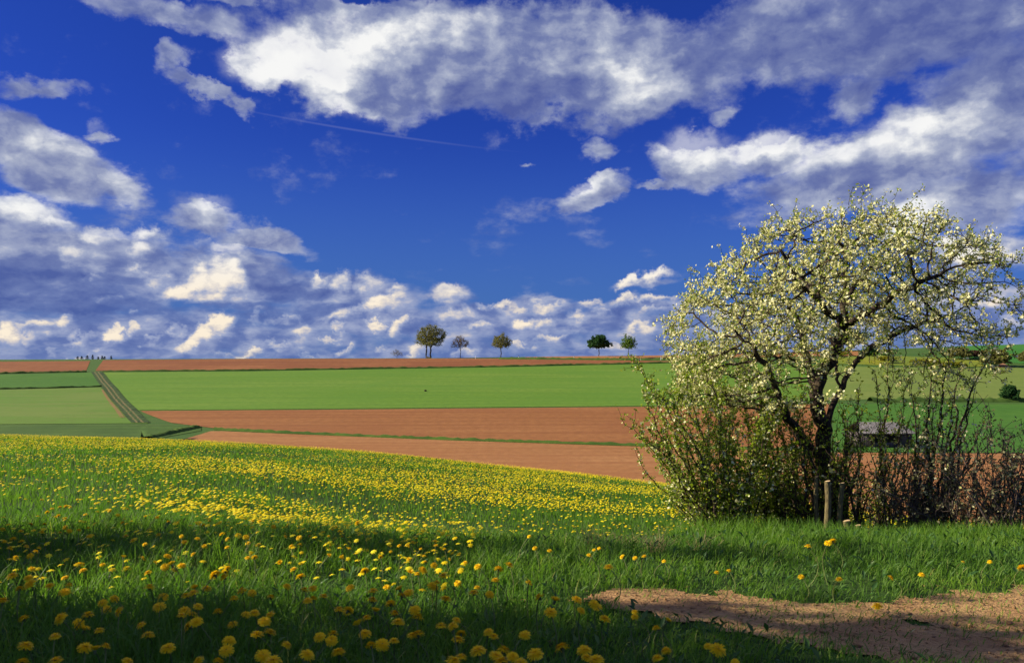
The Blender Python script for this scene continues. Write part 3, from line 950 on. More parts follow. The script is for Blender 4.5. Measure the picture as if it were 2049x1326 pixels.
def plum_tree():
    D = 8.0
    base = (1674 - 1024) / F * 8.0, 8.0
    root = empty('plum_tree', (base[0], D, Hw(base[0], D)))
    tag(root, 'tall spreading plum tree covered in creamy white blossom, rising out of the thicket', 'tree')
    o = np.array(root.location)

    def q(px, row, dy=0.0):
        return pix(px, row, D + dy)
    zb = Hw(base[0], D)
    trunk = [np.array([base[0] + .06, D, zb - .12]), q(1682, 1045), q(1672, 995), q(1656, 948), q(1644, 915), q(1646, 880), q(1651, 858)]
    limbs = {
        0: [q(1651, 858), q(1634, 830, -.05), q(1629, 790, -.1), q(1640, 760, -.1), q(1655, 730, -.1), q(1672, 690, -.08), q(1688, 652, -.05), q(1689, 600, 0), q(1690, 555, .1), q(1690, 510, .15), q(1672, 460, .2)],
        1: [q(1651, 858), q(1664, 820, .1), q(1682, 780, .2), q(1702, 735, .25), q(1739, 693, .3), q(1793, 671, .3), q(1846, 646, .35), q(1905, 628, .4)],
        2: [q(1652, 940), q(1634, 915, -.08), q(1610, 880, -.22), q(1583, 846, -.4), q(1566, 815, -.5), q(1556, 788, -.6), q(1541, 742, -.7), q(1515, 705, -.8), q(1470, 660, -.9)],
        3: [q(1629, 790, -.1), q(1621, 750, .2), q(1612, 705, .5), q(1600, 655, .7), q(1580, 610, .8), q(1555, 575, .9)],
        4: [q(1688, 652, -.05), q(1720, 634, -.3), q(1753, 616, -.5), q(1800, 582, -.7), q(1850, 560, -.8)],
        5: [q(1688, 652, -.05), q(1655, 620, -.5), q(1610, 575, -.8), q(1580, 530, -.9), q(1560, 490, -1.0)],
        6: [q(1682, 780, .2), q(1674, 735, .6), q(1668, 700, .8)],
        7: [q(1689, 600, 0), q(1720, 560, .3), q(1760, 510, .5), q(1790, 470, .5)],
    }
    P, par, own = [], [], []

    def add(pts, start, n, owner):
        pts = jitter_line(pts, n, .012)
        prev = start
        for p in pts[(1 if start >= 0 else 0):]:
            P.append(p)
            par.append(prev)
            own.append(owner)
            prev = len(P) - 1
        return prev
    add(trunk, -1, 16, -1)

    def near(p):
        return int(np.argmin([np.linalg.norm(x - p) for x in P]))
    for k, pts in limbs.items():
        add(pts, near(pts[0]), 4 + 3 * len(pts), k)
    poly = np.array([(1340, 730), (1335, 690), (1345, 650), (1370, 600), (1395, 585), (1425, 545), (1455, 560), (1462, 490), (1495, 500), (1525, 455), (1575, 420), (1610, 450), (1632, 425), (1648, 392), (1672, 440), (1708, 398), (1725, 460),
                     (1765, 405), (1800, 450), (1852, 408), (1838, 470), (1870, 520), (1885, 450), (1915, 470), (1945, 445), (1960, 495), (2000, 492), (2005, 545), (1940, 548), (1895, 562), (1965, 605), (1985, 645), (1945, 700), (1915, 775), (1880, 800), (1830, 740), (1770, 720), (1720, 650), (1690, 690), (1640, 710), (1600, 770), (1570, 830), (1530, 870), (1420, 880), (1345, 820), (1350, 770)], float)

    def inside(p):
        x, y = p[:, 0], p[:, 1]
        r = np.zeros(len(p), bool)
        j = len(poly) - 1
        for i in range(len(poly)):
            xi, yi = poly[i]
            xj, yj = poly[j]
            c = ((yi > y) != (yj > y)) & (x < (xj - xi) * (y - yi) / (yj - yi + 1e-9) + xi)
            r ^= c
            j = i
        return r
    pts = RNG.random((26000, 2)) * [700, 430] + [1330, 390]
    pts = pts[inside(pts)][:9200]
    u = np.hypot((pts[:, 0] - 1680) / 345, (pts[:, 1] - 640) / 240)
    dep = 1.55 * np.sqrt(np.clip(1.05 - u ** 2, .06, 1)) * (RNG.random(len(pts)) * 2 - 1)
    att = np.stack([(pts[:, 0] - 1024) / F * D, D + dep, (HOR - pts[:, 1] - 14 * smooth(640, 420, pts[:, 1])) / F * D + CAMZ], 1)
    lum = (np.sin(att[:, 0] * 5.1 + 1.3) * np.sin(att[:, 2] * 5.6 + .4) + .8 * np.sin(att[:, 0] * 8.3 + att[:, 1] * 3 + 2) * np.sin(att[:, 2] * 9.1 + att[:, 1] * 4.2)
           + .7 * np.sin(att[:, 1] * 6 + att[:, 0] * 2.2) * np.sin(att[:, 2] * 4.1 + 1))
    att, pts = att[lum > -.34], pts[lum > -.34]
    k_ = RNG.random(len(att)) > .60 * smooth(1830, 1930, pts[:, 0])
    att, pts = att[k_], pts[k_]
    thin = RNG.random(len(att)) > .75 * smooth(680, 715, pts[:, 1]) * smooth(1700, 1740, pts[:, 0]) + .45 * np.exp(-((pts[:, 0] - 1760) / 90) ** 2 - ((pts[:, 1] - 690) / 40) ** 2)
    P, par = colonize(P, par, att[thin], .048, .45, .062, 180)
    ns = len(own)
    owner = list(own) + [None] * (len(P) - ns)
    for i in range(ns, len(P)):
        owner[i] = owner[par[i]]
    R = radii(P, par, .0030, 2.2)
    R = np.maximum(R * .080 / R[6], .0024)
    R[:4] *= np.array([1.5, 1.32, 1.18, 1.06])
    ch, kids = chains(P, par, R)
    bags = {}
    for c in ch:
        ow = owner[c[-1]] if len(c) > 1 else owner[c[0]]
        b = bags.setdefault(ow, Bag())
        r = R[c].copy()
        if len(c) > 1 and r[0] > r[1] * 1.6:
            r[0] = r[1] * 1.25
        if len(c) > 1:
            mx = r.max()
            b.tube(P[c], r, 9 if mx > .03 else 6 if mx > .012 else 4 if mx > .006 else 3)
    # long straight shoots of last year stand out of the crown
    tips = np.where((np.array([len(k) for k in kids]) == 0))[0]
    out = np.hypot((P[tips, 0] / D * F + 1024 - 1680) / 345, (HOR - (P[tips, 2] - CAMZ) / D * F - 640) / 240)
    shoots = []
    for i in tips[(out > .72) & (RNG.random(len(tips)) < .36)]:
        d = P[i] - P[par[i]]
        d = d / (np.linalg.norm(d) + 1e-9) * .6 + np.array([0, 0, .75]) + RNG.normal(size=3) * .22
        if P[i][2] < 2.0:
            d[2] -= .35
        d /= np.linalg.norm(d)
        L = RNG.uniform(.08, .30)
        m = 7
        ln_ = np.array([P[i] + d * L * k / m + RNG.normal(size=3) * .006 * min(k, 3) for k in range(m + 1)])
        bags[owner[i]].tube(ln_, np.linspace(.0030, .0016, m + 1), 3, False)
        shoots += [(q_, d) for q_ in ln_[1:]]
    # short upright spurs carry the blossom
    thinn = np.where((R < .0075) & (np.arange(len(P)) > ns))[0]
    g = RNG
    lim = thinn[g.random(len(thinn)) < .85]
    tw = Bag()
    flC, flN, lfC, lfN = [], [], [], []
    for i in lim:
        d = P[i] - P[par[i]]
        d = d / (np.linalg.norm(d) + 1e-9)
        s = d * .5 + g.normal(size=3) * .55 + [0, 0, .55]
        s /= np.linalg.norm(s)
        L = g.uniform(.02, .085)
        tip = P[i] + s * L
        bags[owner[i]].tube([P[i], P[i] + s * L * .5 + g.normal(size=3) * .004, tip], [.0028, .0024, .0018], 3, False)
        dens = g.random()
        k = g.integers(5, 11) if dens > .28 else 0
        for _ in range(k):
            c = P[i] + s * L * g.uniform(.5, 1.1) + g.normal(size=3) * .014
            flC.append(c)
            flN.append(s * .4 + g.normal(size=3) * .8 + [-.25, -.25, .2])
        for _ in range(g.integers(2, 6)):
            lfC.append(tip + g.normal(size=3) * .018 + s * .012)
            lfN.append(g.normal(size=3) + [0, -.2, .5])
    for (c0, d0) in shoots:
        for _ in range(g.integers(1, 4)):
            lfC.append(c0 + g.normal(size=3) * .016)
            lfN.append(g.normal(size=3) + [0, -.2, .4])
        if g.random() < .75:
            for _ in range(g.integers(1, 5)):
                flC.append(c0 + g.normal(size=3) * .018)
                flN.append(g.normal(size=3) + [-.3, -.3, .2])
    names = {-1: 'trunk'}
    for ow, b in bags.items():
        w = b.build(names.get(ow, 'limb'), M['bark_dark'], root, True, o)
    fb = Bag()
    fb.flowers(flC, np.array(flN), RNG.uniform(.018, .034, len(flC)))
    tag(fb.build('blossom', M['petal'], root, False, o), kind='stuff')
    lb = Bag()
    lb.leaves(lfC, np.array(lfN), RNG.uniform(.016, .034, len(lfC)), .55)
    tag(lb.build('foliage', M['fresh'], root, False, o), kind='stuff')
    return root


plum_tree()


def shrub(label, base, tips, d, leaf='fresh', bark='stem_brown', leafy=1.0, bloom=.25, cat='shrub', extra=8, spread=.25, hmax=190, name='shrub', r0=.010, bend=.25, twig=1.0, depth=.35):
    """many-stemmed bush: each stem its own mesh, side twigs, small leaves and a few blossoms"""
    g = RNG
    bx = np.mean([pix(b, 1000, d)[0] for b in base])
    root = empty(name, (bx, d, Hw(bx, d)))
    tag(root, label, cat, None)
    o = np.array(root.location)
    flC, flN, lfC, lfN = [], [], [], []
    allt = [(t, 1.0) for t in tips]
    for _ in range(extra):
        b = g.choice(base)
        allt.append(((b + g.normal() * spread * 300, 1020 - hmax * 1.25 * g.random() ** 1.6), .6))
    for (t, w) in allt:
        dy = g.uniform(-depth, depth)
        bb = base[int(g.integers(len(base)))] if w < 1 else min(base, key=lambda q: abs(q - t[0]) + g.uniform(0, 40))
        x0 = pix(bb + g.normal() * 8, 1000, d)[0]
        y0 = d + g.uniform(-.25, .25)
        p0 = np.array([x0, y0, Hw(x0, y0) - .04])
        p2 = pix(t[0], t[1], d + dy)
        L = np.linalg.norm(p2 - p0)
        mid = p0 * .55 + p2 * .45 + np.array([(p0[0] - p2[0]) * bend * .5, 0, L * .07])
        n = max(6, int(L / .07))
        s = np.linspace(0, 1, n)[:, None]
        pts = p0 * (1 - s) ** 2 + 2 * mid * s * (1 - s) + p2 * s ** 2
        wob = np.cumsum(g.normal(size=(n, 3)), axis=0) * .015
        pts = pts + wob - wob[-1] * s
        r = (r0 * (.55 + .45 * L / 1.6) * (1 - s[:, 0]) ** .8 + .0022) * (.8 + .4 * g.random())
        b = Bag()
        b.tube(pts, r, 5)
        for i in [q for q in range(1, n) for _ in range(2)]:
            f = i / n
            if g.random() < (.38 + .42 * f) * twig:
                dd = pts[i] - pts[i - 1]
                dd /= np.linalg.norm(dd)
                s1 = dd * .8 + g.normal(size=3) * .65 + [0, 0, .25]
                s1 /= np.linalg.norm(s1)
                l1 = g.uniform(.06, .30) * (1.15 - .6 * f)
                m = 4
                tw = np.array([pts[i] + s1 * l1 * k / m + g.normal(size=3) * .006 * k + np.array([0, 0, .012]) * k for k in range(m + 1)])
                b.tube(tw, np.linspace(.0034, .0018, m + 1), 3, False)
                for k in range(1, m + 1):
                    if g.random() < .8 * leafy:
                        for _ in range(g.integers(1, 3 + int(2 * leafy))):
                            lfC.append(tw[k] + g.normal(size=3) * .016)
                            lfN.append(g.normal(size=3) + [0, -.2, .5])
                    if g.random() < bloom:
                        for _ in range(g.integers(1, 4)):
                            flC.append(tw[k] + g.normal(size=3) * .015)
                            flN.append(g.normal(size=3) + [-.2, -.2, .3])
            if f > .35 and g.random() < .6 * leafy:
                for _ in range(g.integers(1, 4)):
                    lfC.append(pts[i] + g.normal(size=3) * .016)
                    lfN.append(g.normal(size=3) + [0, -.2, .5])
            if f > .55 and g.random() < bloom * 1.3:
                for _ in range(g.integers(1, 4)):
                    flC.append(pts[i] + g.normal(size=3) * .018)
                    flN.append(g.normal(size=3) + [-.2, -.2, .3])
        b.build('stem', M[bark], root, True, o)
    if lfC:
        lb = Bag()
        lb.leaves(lfC, np.array(lfN), g.uniform(.018, .042, len(lfC)), .58)
        tag(lb.build('foliage', M[leaf], root, False, o), kind='stuff')
    if flC:
        fb = Bag()
        fb.flowers(flC, np.array(flN), g.uniform(.020, .034, len(flC)))
        tag(fb.build('blossom', M['petal'], root, False, o), kind='stuff')
    return root


shrub('leafy green shrub with stems arching out far to the left of the plum tree', [1435, 1455, 1475, 1490],
      [(1250, 850), (1268, 722), (1300, 760), (1283, 930), (1335, 905), (1325, 800), (1375, 760), (1395, 850), (1430, 790), (1460, 850), (1305, 872), (1355, 830), (1350, 945), (1290, 800), (1415, 900), (1470, 900), (1440, 830), (1400, 700), (1360, 880), (1330, 850), (1420, 950), (1300, 900), (1390, 900)],
      7.4, leafy=1.7, bloom=.34, extra=30, spread=.2, hmax=200)
shrub('dense leafy shrub below the left half of the plum tree crown', [1530, 1555, 1580],
      [(1480, 760), (1525, 800), (1560, 840), (1500, 890), (1590, 830), (1385, 940), (1430, 870), (1545, 910), (1610, 900), (1460, 960), (1490, 830), (1520, 860), (1410, 820), (1450, 780)],
      7.9, leafy=1.5, bloom=.18, extra=40, spread=.16, hmax=210)
shrub('tangle of thin bare stems crowding round the foot of the plum trunk', [1610, 1640, 1680, 1700],
      [(1600, 850), (1640, 880), (1580, 930), (1695, 840), (1710, 900), (1560, 960), (1730, 950)], 7.6, leafy=.7, bloom=.06, r0=.018, extra=44, spread=.14, hmax=170)
shrub('shrub with sparse green leaves in front of the wooden shed', [1725, 1745, 1765],
      [(1750, 745), (1792, 760), (1718, 785), (1832, 800), (1805, 850), (1700, 900), (1770, 820), (1850, 870), (1740, 870), (1690, 830), (1815, 760), (1780, 700)], 8.2, leafy=.8, bloom=.25, twig=.75, extra=12, spread=.16, hmax=170)
shrub('tall thin sapling leaning right with white blossom, right of the shed', [1835, 1850, 1868],
      [(1988, 690), (1872, 790), (1905, 800), (1838, 850), (1822, 780), (1950, 780), (1860, 730), (1920, 740), (1900, 700), (1965, 850), (1990, 860)], 8.0, leafy=.45, bloom=.30, extra=20, spread=.15, hmax=150, r0=.018, name='sapling')
shrub('dark twiggy thorn bush with grey buds at the right edge of the thicket', [1945, 1975, 2005, 2030],
      [(2010, 905), (1935, 890), (2042, 850), (1982, 830), (2049, 920), (1900, 930), (2002, 870), (2075, 890), (2090, 950), (1960, 960), (2030, 960), (2060, 990)], 7.0, leaf='fresh_dark', bark='stem_grey', leafy=.7, bloom=.03, extra=36, spread=.2, hmax=150, name='thorn_bush')
shrub('low bare thorn bush filling the gap left of the dark thorn bush', [1780, 1820, 1880, 1915],
      [(1760, 960), (1800, 940), (1850, 930), (1890, 950), (1930, 970)], 7.5, leaf='fresh_dark', bark='stem_grey', leafy=.45, bloom=.02, extra=34, spread=.16, hmax=80, name='thorn_bush')

M['cut_wood'] = plain_mat('sawn_wood', (.62, .46, .25, 1), .8, .1, .3, 60)
M['stub_bark'] = bark_mat('stub_bark', (.20, .165, .075, 1), (.11, .085, .045, 1), 50)


def stub(px, top, d, r, label, lean=0.0, length=None, h0=None):
    x, y = (px - 1024) / F * d, d
    zt = pix(px, top, d)[2]
    z0 = Hw(x, y) if length is None else zt - length
    root = empty('sawn_stem', (x, y, z0))
    tag(root, label, 'stump', 'sawn off stems at the foot of the plum tree')
    b = Bag()
    n = 9
    t = np.linspace(0, 1, n)
    pts = np.stack([lean * (1 - t) + .006 * np.sin(t * 7 + px), .004 * np.cos(t * 5), (zt - z0) * t - .05 * (1 - t)], 1)
    b.tube(pts, r * (1.12 - .15 * t + .03 * np.sin(t * 23)), 10, False)
    b.build('bark', M['stub_bark'], root, True)
    c = Bag()
    an = np.arange(12) / 12 * 2 * np.pi
    top_ = np.array([0, 0, zt - z0])
    rim = np.stack([np.cos(an) * r * .97, np.sin(an) * r * .97, .25 * r * np.cos(an)], 1) + top_
    c.add(np.vstack([rim, top_ + [0, 0, .15 * r]]), None, [[i, (i + 1) % 12, 12] for i in range(12)])
    c.build('cut_face', M['cut_wood'], root)


stub(1655, 962, 6.6, .024, 'tall straight sawn-off stem standing in front of the plum trunk')
stub(1694, 1041, 6.3, .026, 'short sawn stump just right of the tall sawn-off stem', .03)
stub(1633, 953, 7.2, .018, 'thin sawn stem end with pale cut, left of the tall sawn-off stem')
stub(1684, 966, 7.0, .022, 'sawn stem end with pale cut on the right side of the plum trunk', -.04)
stub(1716, 1050, 6.5, .022, 'low sawn stump right of the short sawn stump', .02)


# ------------------------------------------------------------------ trees on the skyline
def far_tree(name, label, px, base_row, w, h, stops, trunk=.22, dens=1.0, leaf=.5, shape=1.0, twin=False, spike=0, seed=0, bare=0.0, trunk_r=.02, d=None, cat='tree', clear=.30, patch=None, group=None):
    g = np.random.default_rng(seed + 100)
    if d is None:
        x, y = at_row(px, base_row, 60.)
    else:
        y = d
        x = (px - 1024) / F * y
    z = float(Hw(x, y))
    Hh = h / F * y
    W = w / F * y
    root = empty(name, (x, y, z))
    tag(root, label, cat, group)
    k = max(200, int(420 * dens))
    q = g.normal(size=(k * 3, 3))
    q /= np.linalg.norm(q, axis=1)[:, None]
    q *= (g.random(len(q)) ** (1 / 2.2))[:, None]
    lump = 1 + .16 * np.sin(q[:, 0] * 5 + seed) * np.cos(q[:, 2] * 4 + seed * 2) + .10 * np.sin(q[:, 1] * 7 + q[:, 0] * 4)
    q *= lump[:, None]
    q = q[q[:, 2] > -.72][:k]
    ch = Hh * (1 - clear)
    att = q * [W / 2, W / 2, ch / 2] * np.array([1, 1, shape])
    att[:, :2] *= (1 - .18 * q[:, 2:3])
    att[:, 2] += Hh * clear + ch / 2
    if spike:
        n2 = int(k * .12)
        sp = np.stack([g.normal(size=n2) * W * .05 - W * .16, g.normal(size=n2) * W * .05, Hh * (.8 + .3 * g.random(n2) * 1.0)], 1)
        att = np.vstack([att, sp])
    st = Hh * .045
    seedP = [np.array([0, 0, -.1])]
    par = [-1]
    for i in range(1, 9):
        seedP.append(np.array([.01 * Hh * math.sin(i + seed), .01 * Hh * math.cos(i * 1.3), Hh * clear * i / 8]))
        par.append(i - 1)
    if twin:
        pv = 0
        for i in range(1, 9):
            seedP.append(np.array([-W * .16 + W * .03 * i / 8, W * .05, Hh * clear * i / 8 * 1.05]))
            par.append(pv if i > 1 else 0)
            pv = len(seedP) - 1
    P, par = colonize(seedP, par, att, st, Hh * .35, st * 1.3, 90)
    R = radii(P, par, .012 * Hh / 10, 2.3)
    R *= trunk_r * Hh / R[1]
    R = np.maximum(R, .010 * Hh / 10)
    c, kids = chains(P, par, R)
    tb, bb = Bag(), Bag()
    for q_ in c:
        if len(q_) > 1:
            r = R[q_].copy()
            if r[0] > 1.6 * r[1]:
                r[0] = r[1] * 1.2
            (tb if q_ is c[0] or (twin and r.max() > R[1] * .45) else bb).tube(P[q_], r, 7 if r.max() > R[1] * .3 else 4, False)
    tb.build('trunk', M['bark_grey'], root, True)
    crown = bb.build('crown', M['bark_grey'], root, True) if bb.V else None
    thinn = np.where(R < .35 * R[1])[0]
    thinn = thinn[thinn > 10]
    if bare < 1 and len(thinn):
        nl = int(len(thinn) * 14 * (1 - bare) * dens)
        ii = g.choice(thinn, nl)
        C = P[ii] + g.normal(size=(nl, 3)) * Hh * .028
        lb = Bag()
        lb.leaves(C, g.normal(size=(nl, 3)) + [0, 0, .5], g.uniform(.6, 1.3, nl) * leaf, .65)
        mk = 'leaf_' + name + str(seed)
        M[mk] = leaf_mat(mk, stops, .3, .7, .15)
        f = lb.build('foliage', M[mk], root)
        tag(f, kind='stuff')
    return root


OLIVE = [(0, (.11, .12, .036, 1)), (.6, (.21, .21, .064, 1)), (1, (.31, .28, .10, 1))]
BROWN = [(0, (.11, .085, .065, 1)), (.6, (.19, .14, .10, 1)), (1, (.26, .20, .14, 1))]
DKGRN = [(0, (.018, .060, .018, 1)), (.6, (.035, .105, .028, 1)), (1, (.065, .15, .04, 1))]
LTGRN = [(0, (.07, .14, .018, 1)), (.6, (.13, .22, .026, 1)), (1, (.19, .28, .04, 1))]
YELGR = [(0, (.16, .18, .020, 1)), (.6, (.28, .28, .025, 1)), (1, (.40, .36, .04, 1))]
RED = [(0, (.06, .028, .020, 1)), (.6, (.10, .050, .035, 1)), (1, (.14, .075, .05, 1))]
PINE = [(0, (.008, .020, .012, 1)), (.6, (.014, .032, .016, 1)), (1, (.022, .045, .02, 1))]

far_tree('oak_tree', 'large round tree with two trunks and olive spring leaf on the skyline', 861, 714.5, 62, 66, OLIVE, twin=True, dens=2.0, leaf=.42, bare=.42, seed=1, trunk_r=.024, clear=.27)
far_tree('field_tree', 'small nearly bare purplish brown tree right of the large twin-trunked one', 921, 716, 37, 46, BROWN, dens=1.0, leaf=.32, bare=.55, seed=2, trunk_r=.014, clear=.36)
far_tree('field_tree', 'round olive tree with one straight trunk in the middle of the skyline', 1002, 717, 42, 50, OLIVE, dens=1.3, leaf=.38, bare=.38, seed=3, trunk_r=.018, clear=.34)
far_tree('field_tree', 'dense dark green tree on the skyline left of the light green one', 1198, 712.5, 46, 43, DKGRN, dens=1.5, leaf=.50, bare=.10, seed=4, trunk_r=.018, clear=.30)
far_tree('field_tree', 'light green tree with an upright spike beside the plum blossom on the skyline', 1257, 716.5, 34, 44, LTGRN, dens=1.0, leaf=.42, bare=.35, seed=5, trunk_r=.014, clear=.34, spike=1)
far_tree('field_tree', 'faint bare little tree far left of the large twin-trunked one', 794, 719, 24, 22, BROWN, dens=.7, leaf=.3, bare=.85, seed=6, trunk_r=.012, clear=.25, d=420)
far_tree('field_tree', 'round dark tree seen through the plum branches above the brown crest', 1697, 703, 64, 46, DKGRN, dens=1.4, leaf=.5, bare=.25, seed=7, trunk_r=.018, clear=.22)
far_tree('field_tree', 'small dark round-headed tree on the yellow flowering strip', 1739, 727, 34, 33, DKGRN, dens=1.1, leaf=.32, bare=.0, seed=8, trunk_r=.02, clear=.40)
far_tree('hedge_bush', 'dark bush left of the reddish bush below the green hill', 1918, 719, 52, 26, OLIVE, dens=1.1, leaf=.40, bare=.2, seed=9, clear=.04, cat='bush')
far_tree('hedge_bush', 'reddish brown bush between two dark bushes below the green hill', 1950, 716, 34, 16, RED, dens=.8, leaf=.35, bare=.2, seed=10, clear=.04, cat='bush')
far_tree('hedge_bush', 'big rounded dark bush casting a shadow beside the sandy path', 1990, 733, 56, 36, OLIVE, dens=1.5, leaf=.40, bare=.0, seed=11, clear=.02, cat='bush')
far_tree('hedge_bush', 'bush cut by the photo edge right of the sandy path', 2052, 727, 30, 24, OLIVE, dens=.9, leaf=.40, bare=.1, seed=12, clear=.04, cat='bush')
far_tree('hedge_bush', 'lone dark bush on the hedge bank at the right above the green field', 2020, 803, 38, 34, DKGRN, dens=1.2, leaf=.22, bare=.0, seed=13, clear=.03, cat='bush')
for i, (a, b, w, h, t) in enumerate([(1668, 713, 60, 12, 'behind the plum trunk'), (1770, 722, 44, 10, 'right of the small round-headed tree'), (1850, 730, 60, 14, 'in the middle of the flowering strip'),
                                     (1905, 736, 70, 14, 'at the right end of the flowering strip')]):
    far_tree('flowering_bush', 'low yellow flowering bush ' + t, a, b, w, h, YELGR, dens=.8, leaf=.34, bare=.0, seed=20 + i, clear=.02, cat='bush', shape=.9, group='yellow flowering bushes below the crest')


def conifer(px, d, top, label, seed, wide=.3):
    g = np.random.default_rng(seed)
    x = (px - 1024) / F * d
    z = float(Hw(x, d))
    zt = (HOR - top) / F * d + CAMZ
    h = zt - z
    root = empty('spruce_tree', (x, d, z))
    tag(root, label, 'tree', 'spruce trees beyond the left crest')
    b = Bag()
    b.tube([[0, 0, -.2], [0, 0, h * .5], [0, 0, h]], [h * .018, h * .012, h * .003], 6)
    b.build('trunk', M['bark_grey'], root, True)
    n = 1500
    f = g.random(n) ** .6
    rr = (1 - f) ** .34 * h * wide * .42 * np.sqrt(g.random(n)) * (1 + .35 * np.sin(f * 40))
    an = g.random(n) * 2 * np.pi
    C = np.stack([rr * np.cos(an), rr * np.sin(an), h * (.08 + .92 * f) - rr * .3], 1)
    lb = Bag()
    lb.leaves(C, g.normal(size=(n, 3)) * .5 + [0, 0, 1], g.uniform(.5, 1.0, n) * h * .06, .5)
    if 'pine' not in M:
        M['pine'] = leaf_mat('spruce_needles', PINE, .1, .8, .1)
    lb.build('crown', M['pine'], root)


for i, (px, top, wd, lb) in enumerate([(155, 713.5, .55, 'leftmost dark spruce of the clump on the left crest'), (163, 713, .5, 'second dark spruce from the left of the clump on the left crest'), (174, 711.5, .5, 'broad dark spruce in the middle of the clump on the left crest'),
                                       (185, 710.6, .34, 'tallest pointed dark spruce of the clump on the left crest'), (196, 714, .5, 'low dark spruce right of the tallest one on the left crest'), (204, 712.5, .45, 'dark spruce second from the right in the left crest clump'),
                                       (209, 713.5, .5, 'low dark spruce beside the gap in the left crest clump'), (222, 712.4, .34, 'separate pointed dark spruce at the right of the left crest clump')]):
    conifer(px, 900 + 12 * (i % 3), top - .8, lb, 60 + i, wd * 1.25)

M['white_plastic'] = plain_mat('white_post', (.80, .80, .78, 1), .5, .3, .08, 3)
M['black_band'] = plain_mat('black_band', (.02, .02, .02, 1), .5, .3, .1, 3)
for px, row, hh, lb in [(951, 717.6, 1.0, 'short white marker post between the bare tree and the olive tree'), (1037, 718.0, 1.5, 'white marker post just right of the round olive tree'), (1052, 717.4, .7, 'tiny faint white marker post beside the brown crest strip'),
                        (1148, 717.4, 1.2, 'white marker post left of the dense dark tree'), (1322, 720.4, 1.4, 'white marker post against the dark bank beside the plum blossom')]:
    x, y = at_row(px, row)
    r = empty('marker_post', (x, y, float(Hw(x, y))))
    tag(r, lb, 'post', 'white road marker posts on the crest')
    b = Bag()
    b.tube([[0, 0, -.1], [0, 0, hh * .78]], [.13, .12], 6, False)
    b.build('post', M['white_plastic'], r)
    b = Bag()
    b.tube([[0, 0, hh * .78], [0, 0, hh * .9]], [.122, .12], 6, False)
    b.build('band', M['black_band'], r)
    b = Bag()
    b.tube([[0, 0, hh * .9], [0, 0, hh]], [.12, .10], 6, True)
    b.build('cap', M['white_plastic'], r)


# ------------------------------------------------------------------ the field shed
def shed():
    x, y = at_row(1757, 892, 60.)
    z = float(Hw(x, y))
    k = y / F
    root = empty('shed', (x, y, z), math.radians(0))
    tag(root, 'weathered open-fronted wooden field shed with a grey sheet roof', 'shed')
    W, Dp, h = 104 * k, 62 * k, 30 * k

    def planks(name, x0, x1, yy, z0, z1, along='x', parent=root):
        b = Bag()
        n = max(2, int(abs(x1 - x0) / .22))
        w = (x1 - x0) / n
        for i in range(n):
            c = x0 + w * (i + .5)
            zz = z1 - .04 * RNG.random()
            if along == 'x':
                b.box((c, yy + RNG.normal() * .006, (z0 + zz) / 2), (w * .94, .03, zz - z0), 0, RNG.random())
            else:
                b.box((yy + RNG.normal() * .006, c, (z0 + zz) / 2), (.03, w * .94, zz - z0), 0, RNG.random())
        return b.build(name, M['plank'], parent)
    m, N = material('grey_planks')
    p = pos(N)
    n = N.noise(N.v('MULTIPLY', p, (6, 6, .8)), 1.5, 5, .6)
    c = N.mix(N.rng(n, .35, .65), (.115, .095, .095, 1), (.060, .048, .050, 1))
    c = N.mix(N.m('MULTIPLY', attr(N, 'tint'), .6), c, (.15, .125, .125, 1))
    finish(N, principled(N, c, .9, .1))
    M['plank'] = m
    m, N = material('fibre_cement_sheet')
    p = pos(N)
    n = N.noise(N.v('MULTIPLY', p, (1.5, .5, .5)), 1.2, 5, .6)
    c = N.mix(N.rng(n, .35, .65), (.30, .28, .27, 1), (.20, .19, .18, 1))
    c = N.mix(N.rng(N.noise(p, 2.2, 4), .55, .7, 0, .6), c, (.13, .12, .09, 1))
    finish(N, principled(N, c, .9, .1))
    M['sheet'] = m
    # back and side walls, front wall with a wide opening left of the middle
    planks('wall', -W / 2, W / 2, Dp / 2, 0, h * 1.02)
    planks('wall', -Dp / 2 + .05, Dp / 2 - .05, -W / 2 + .02, 0, h, 'y')
    planks('wall', -Dp / 2 + .05, Dp / 2 - .05, W / 2 - .02, 0, h, 'y')
    planks('wall', W * .27, W / 2, -Dp / 2, 0, h)
    planks('wall', -W / 2, -W * .30, -Dp / 2, 0, h)
    planks('wall', -W * .30, W * .27, -Dp / 2 + .04, 0, h * .36)
    planks('wall', -W * .30, W * .27, -Dp / 2 + .03, h * .86, h)
    for q in (-W * .30, -W * .02, W * .27):
        b = Bag()
        b.box((q, -Dp / 2 - .05, h * .5), (.14, .14, h), 0, .2)
        b.build('post', M['plank'], root)
    # hipped-looking gable roof: corrugated sheets, long side to us
    b = Bag()
    n = 70
    xs = np.linspace(-W / 2 - .35, W / 2 + .35, n)
    top = h + 18 * k
    cor = .035 * np.cos(np.arange(n) * np.pi)
    trim = np.clip((np.abs(xs) - (W / 2 - 1.0)) / 1.35, 0, 1)
    rows = []
    for yy, zz, ins in ((-Dp / 2 - .45, h - .08, 0), (-Dp / 4, (h + top) / 2, .45), (0, top, .9), (Dp / 4, (h + top) / 2, .45), (Dp / 2 + .45, h - .08, 0)):
        xx = xs * (1 - ins / (W / 2 + .35))
        rows.append(np.stack([xx, np.full(n, yy), zz + cor], 1))
    lo = [q - [0, 0, .05] for q in rows]
    b.add(np.vstack(rows), grid_faces(5, n))
    b.add(np.vstack(lo), grid_faces(5, n))
    b.build('roof', M['sheet'], root)
    b = Bag()
    b.box((0, -Dp / 2 - .06, h - .12), (W + .1, .05, .16), 0, .8)
    b.build('eaves_board', M['plank'], root)


shed()

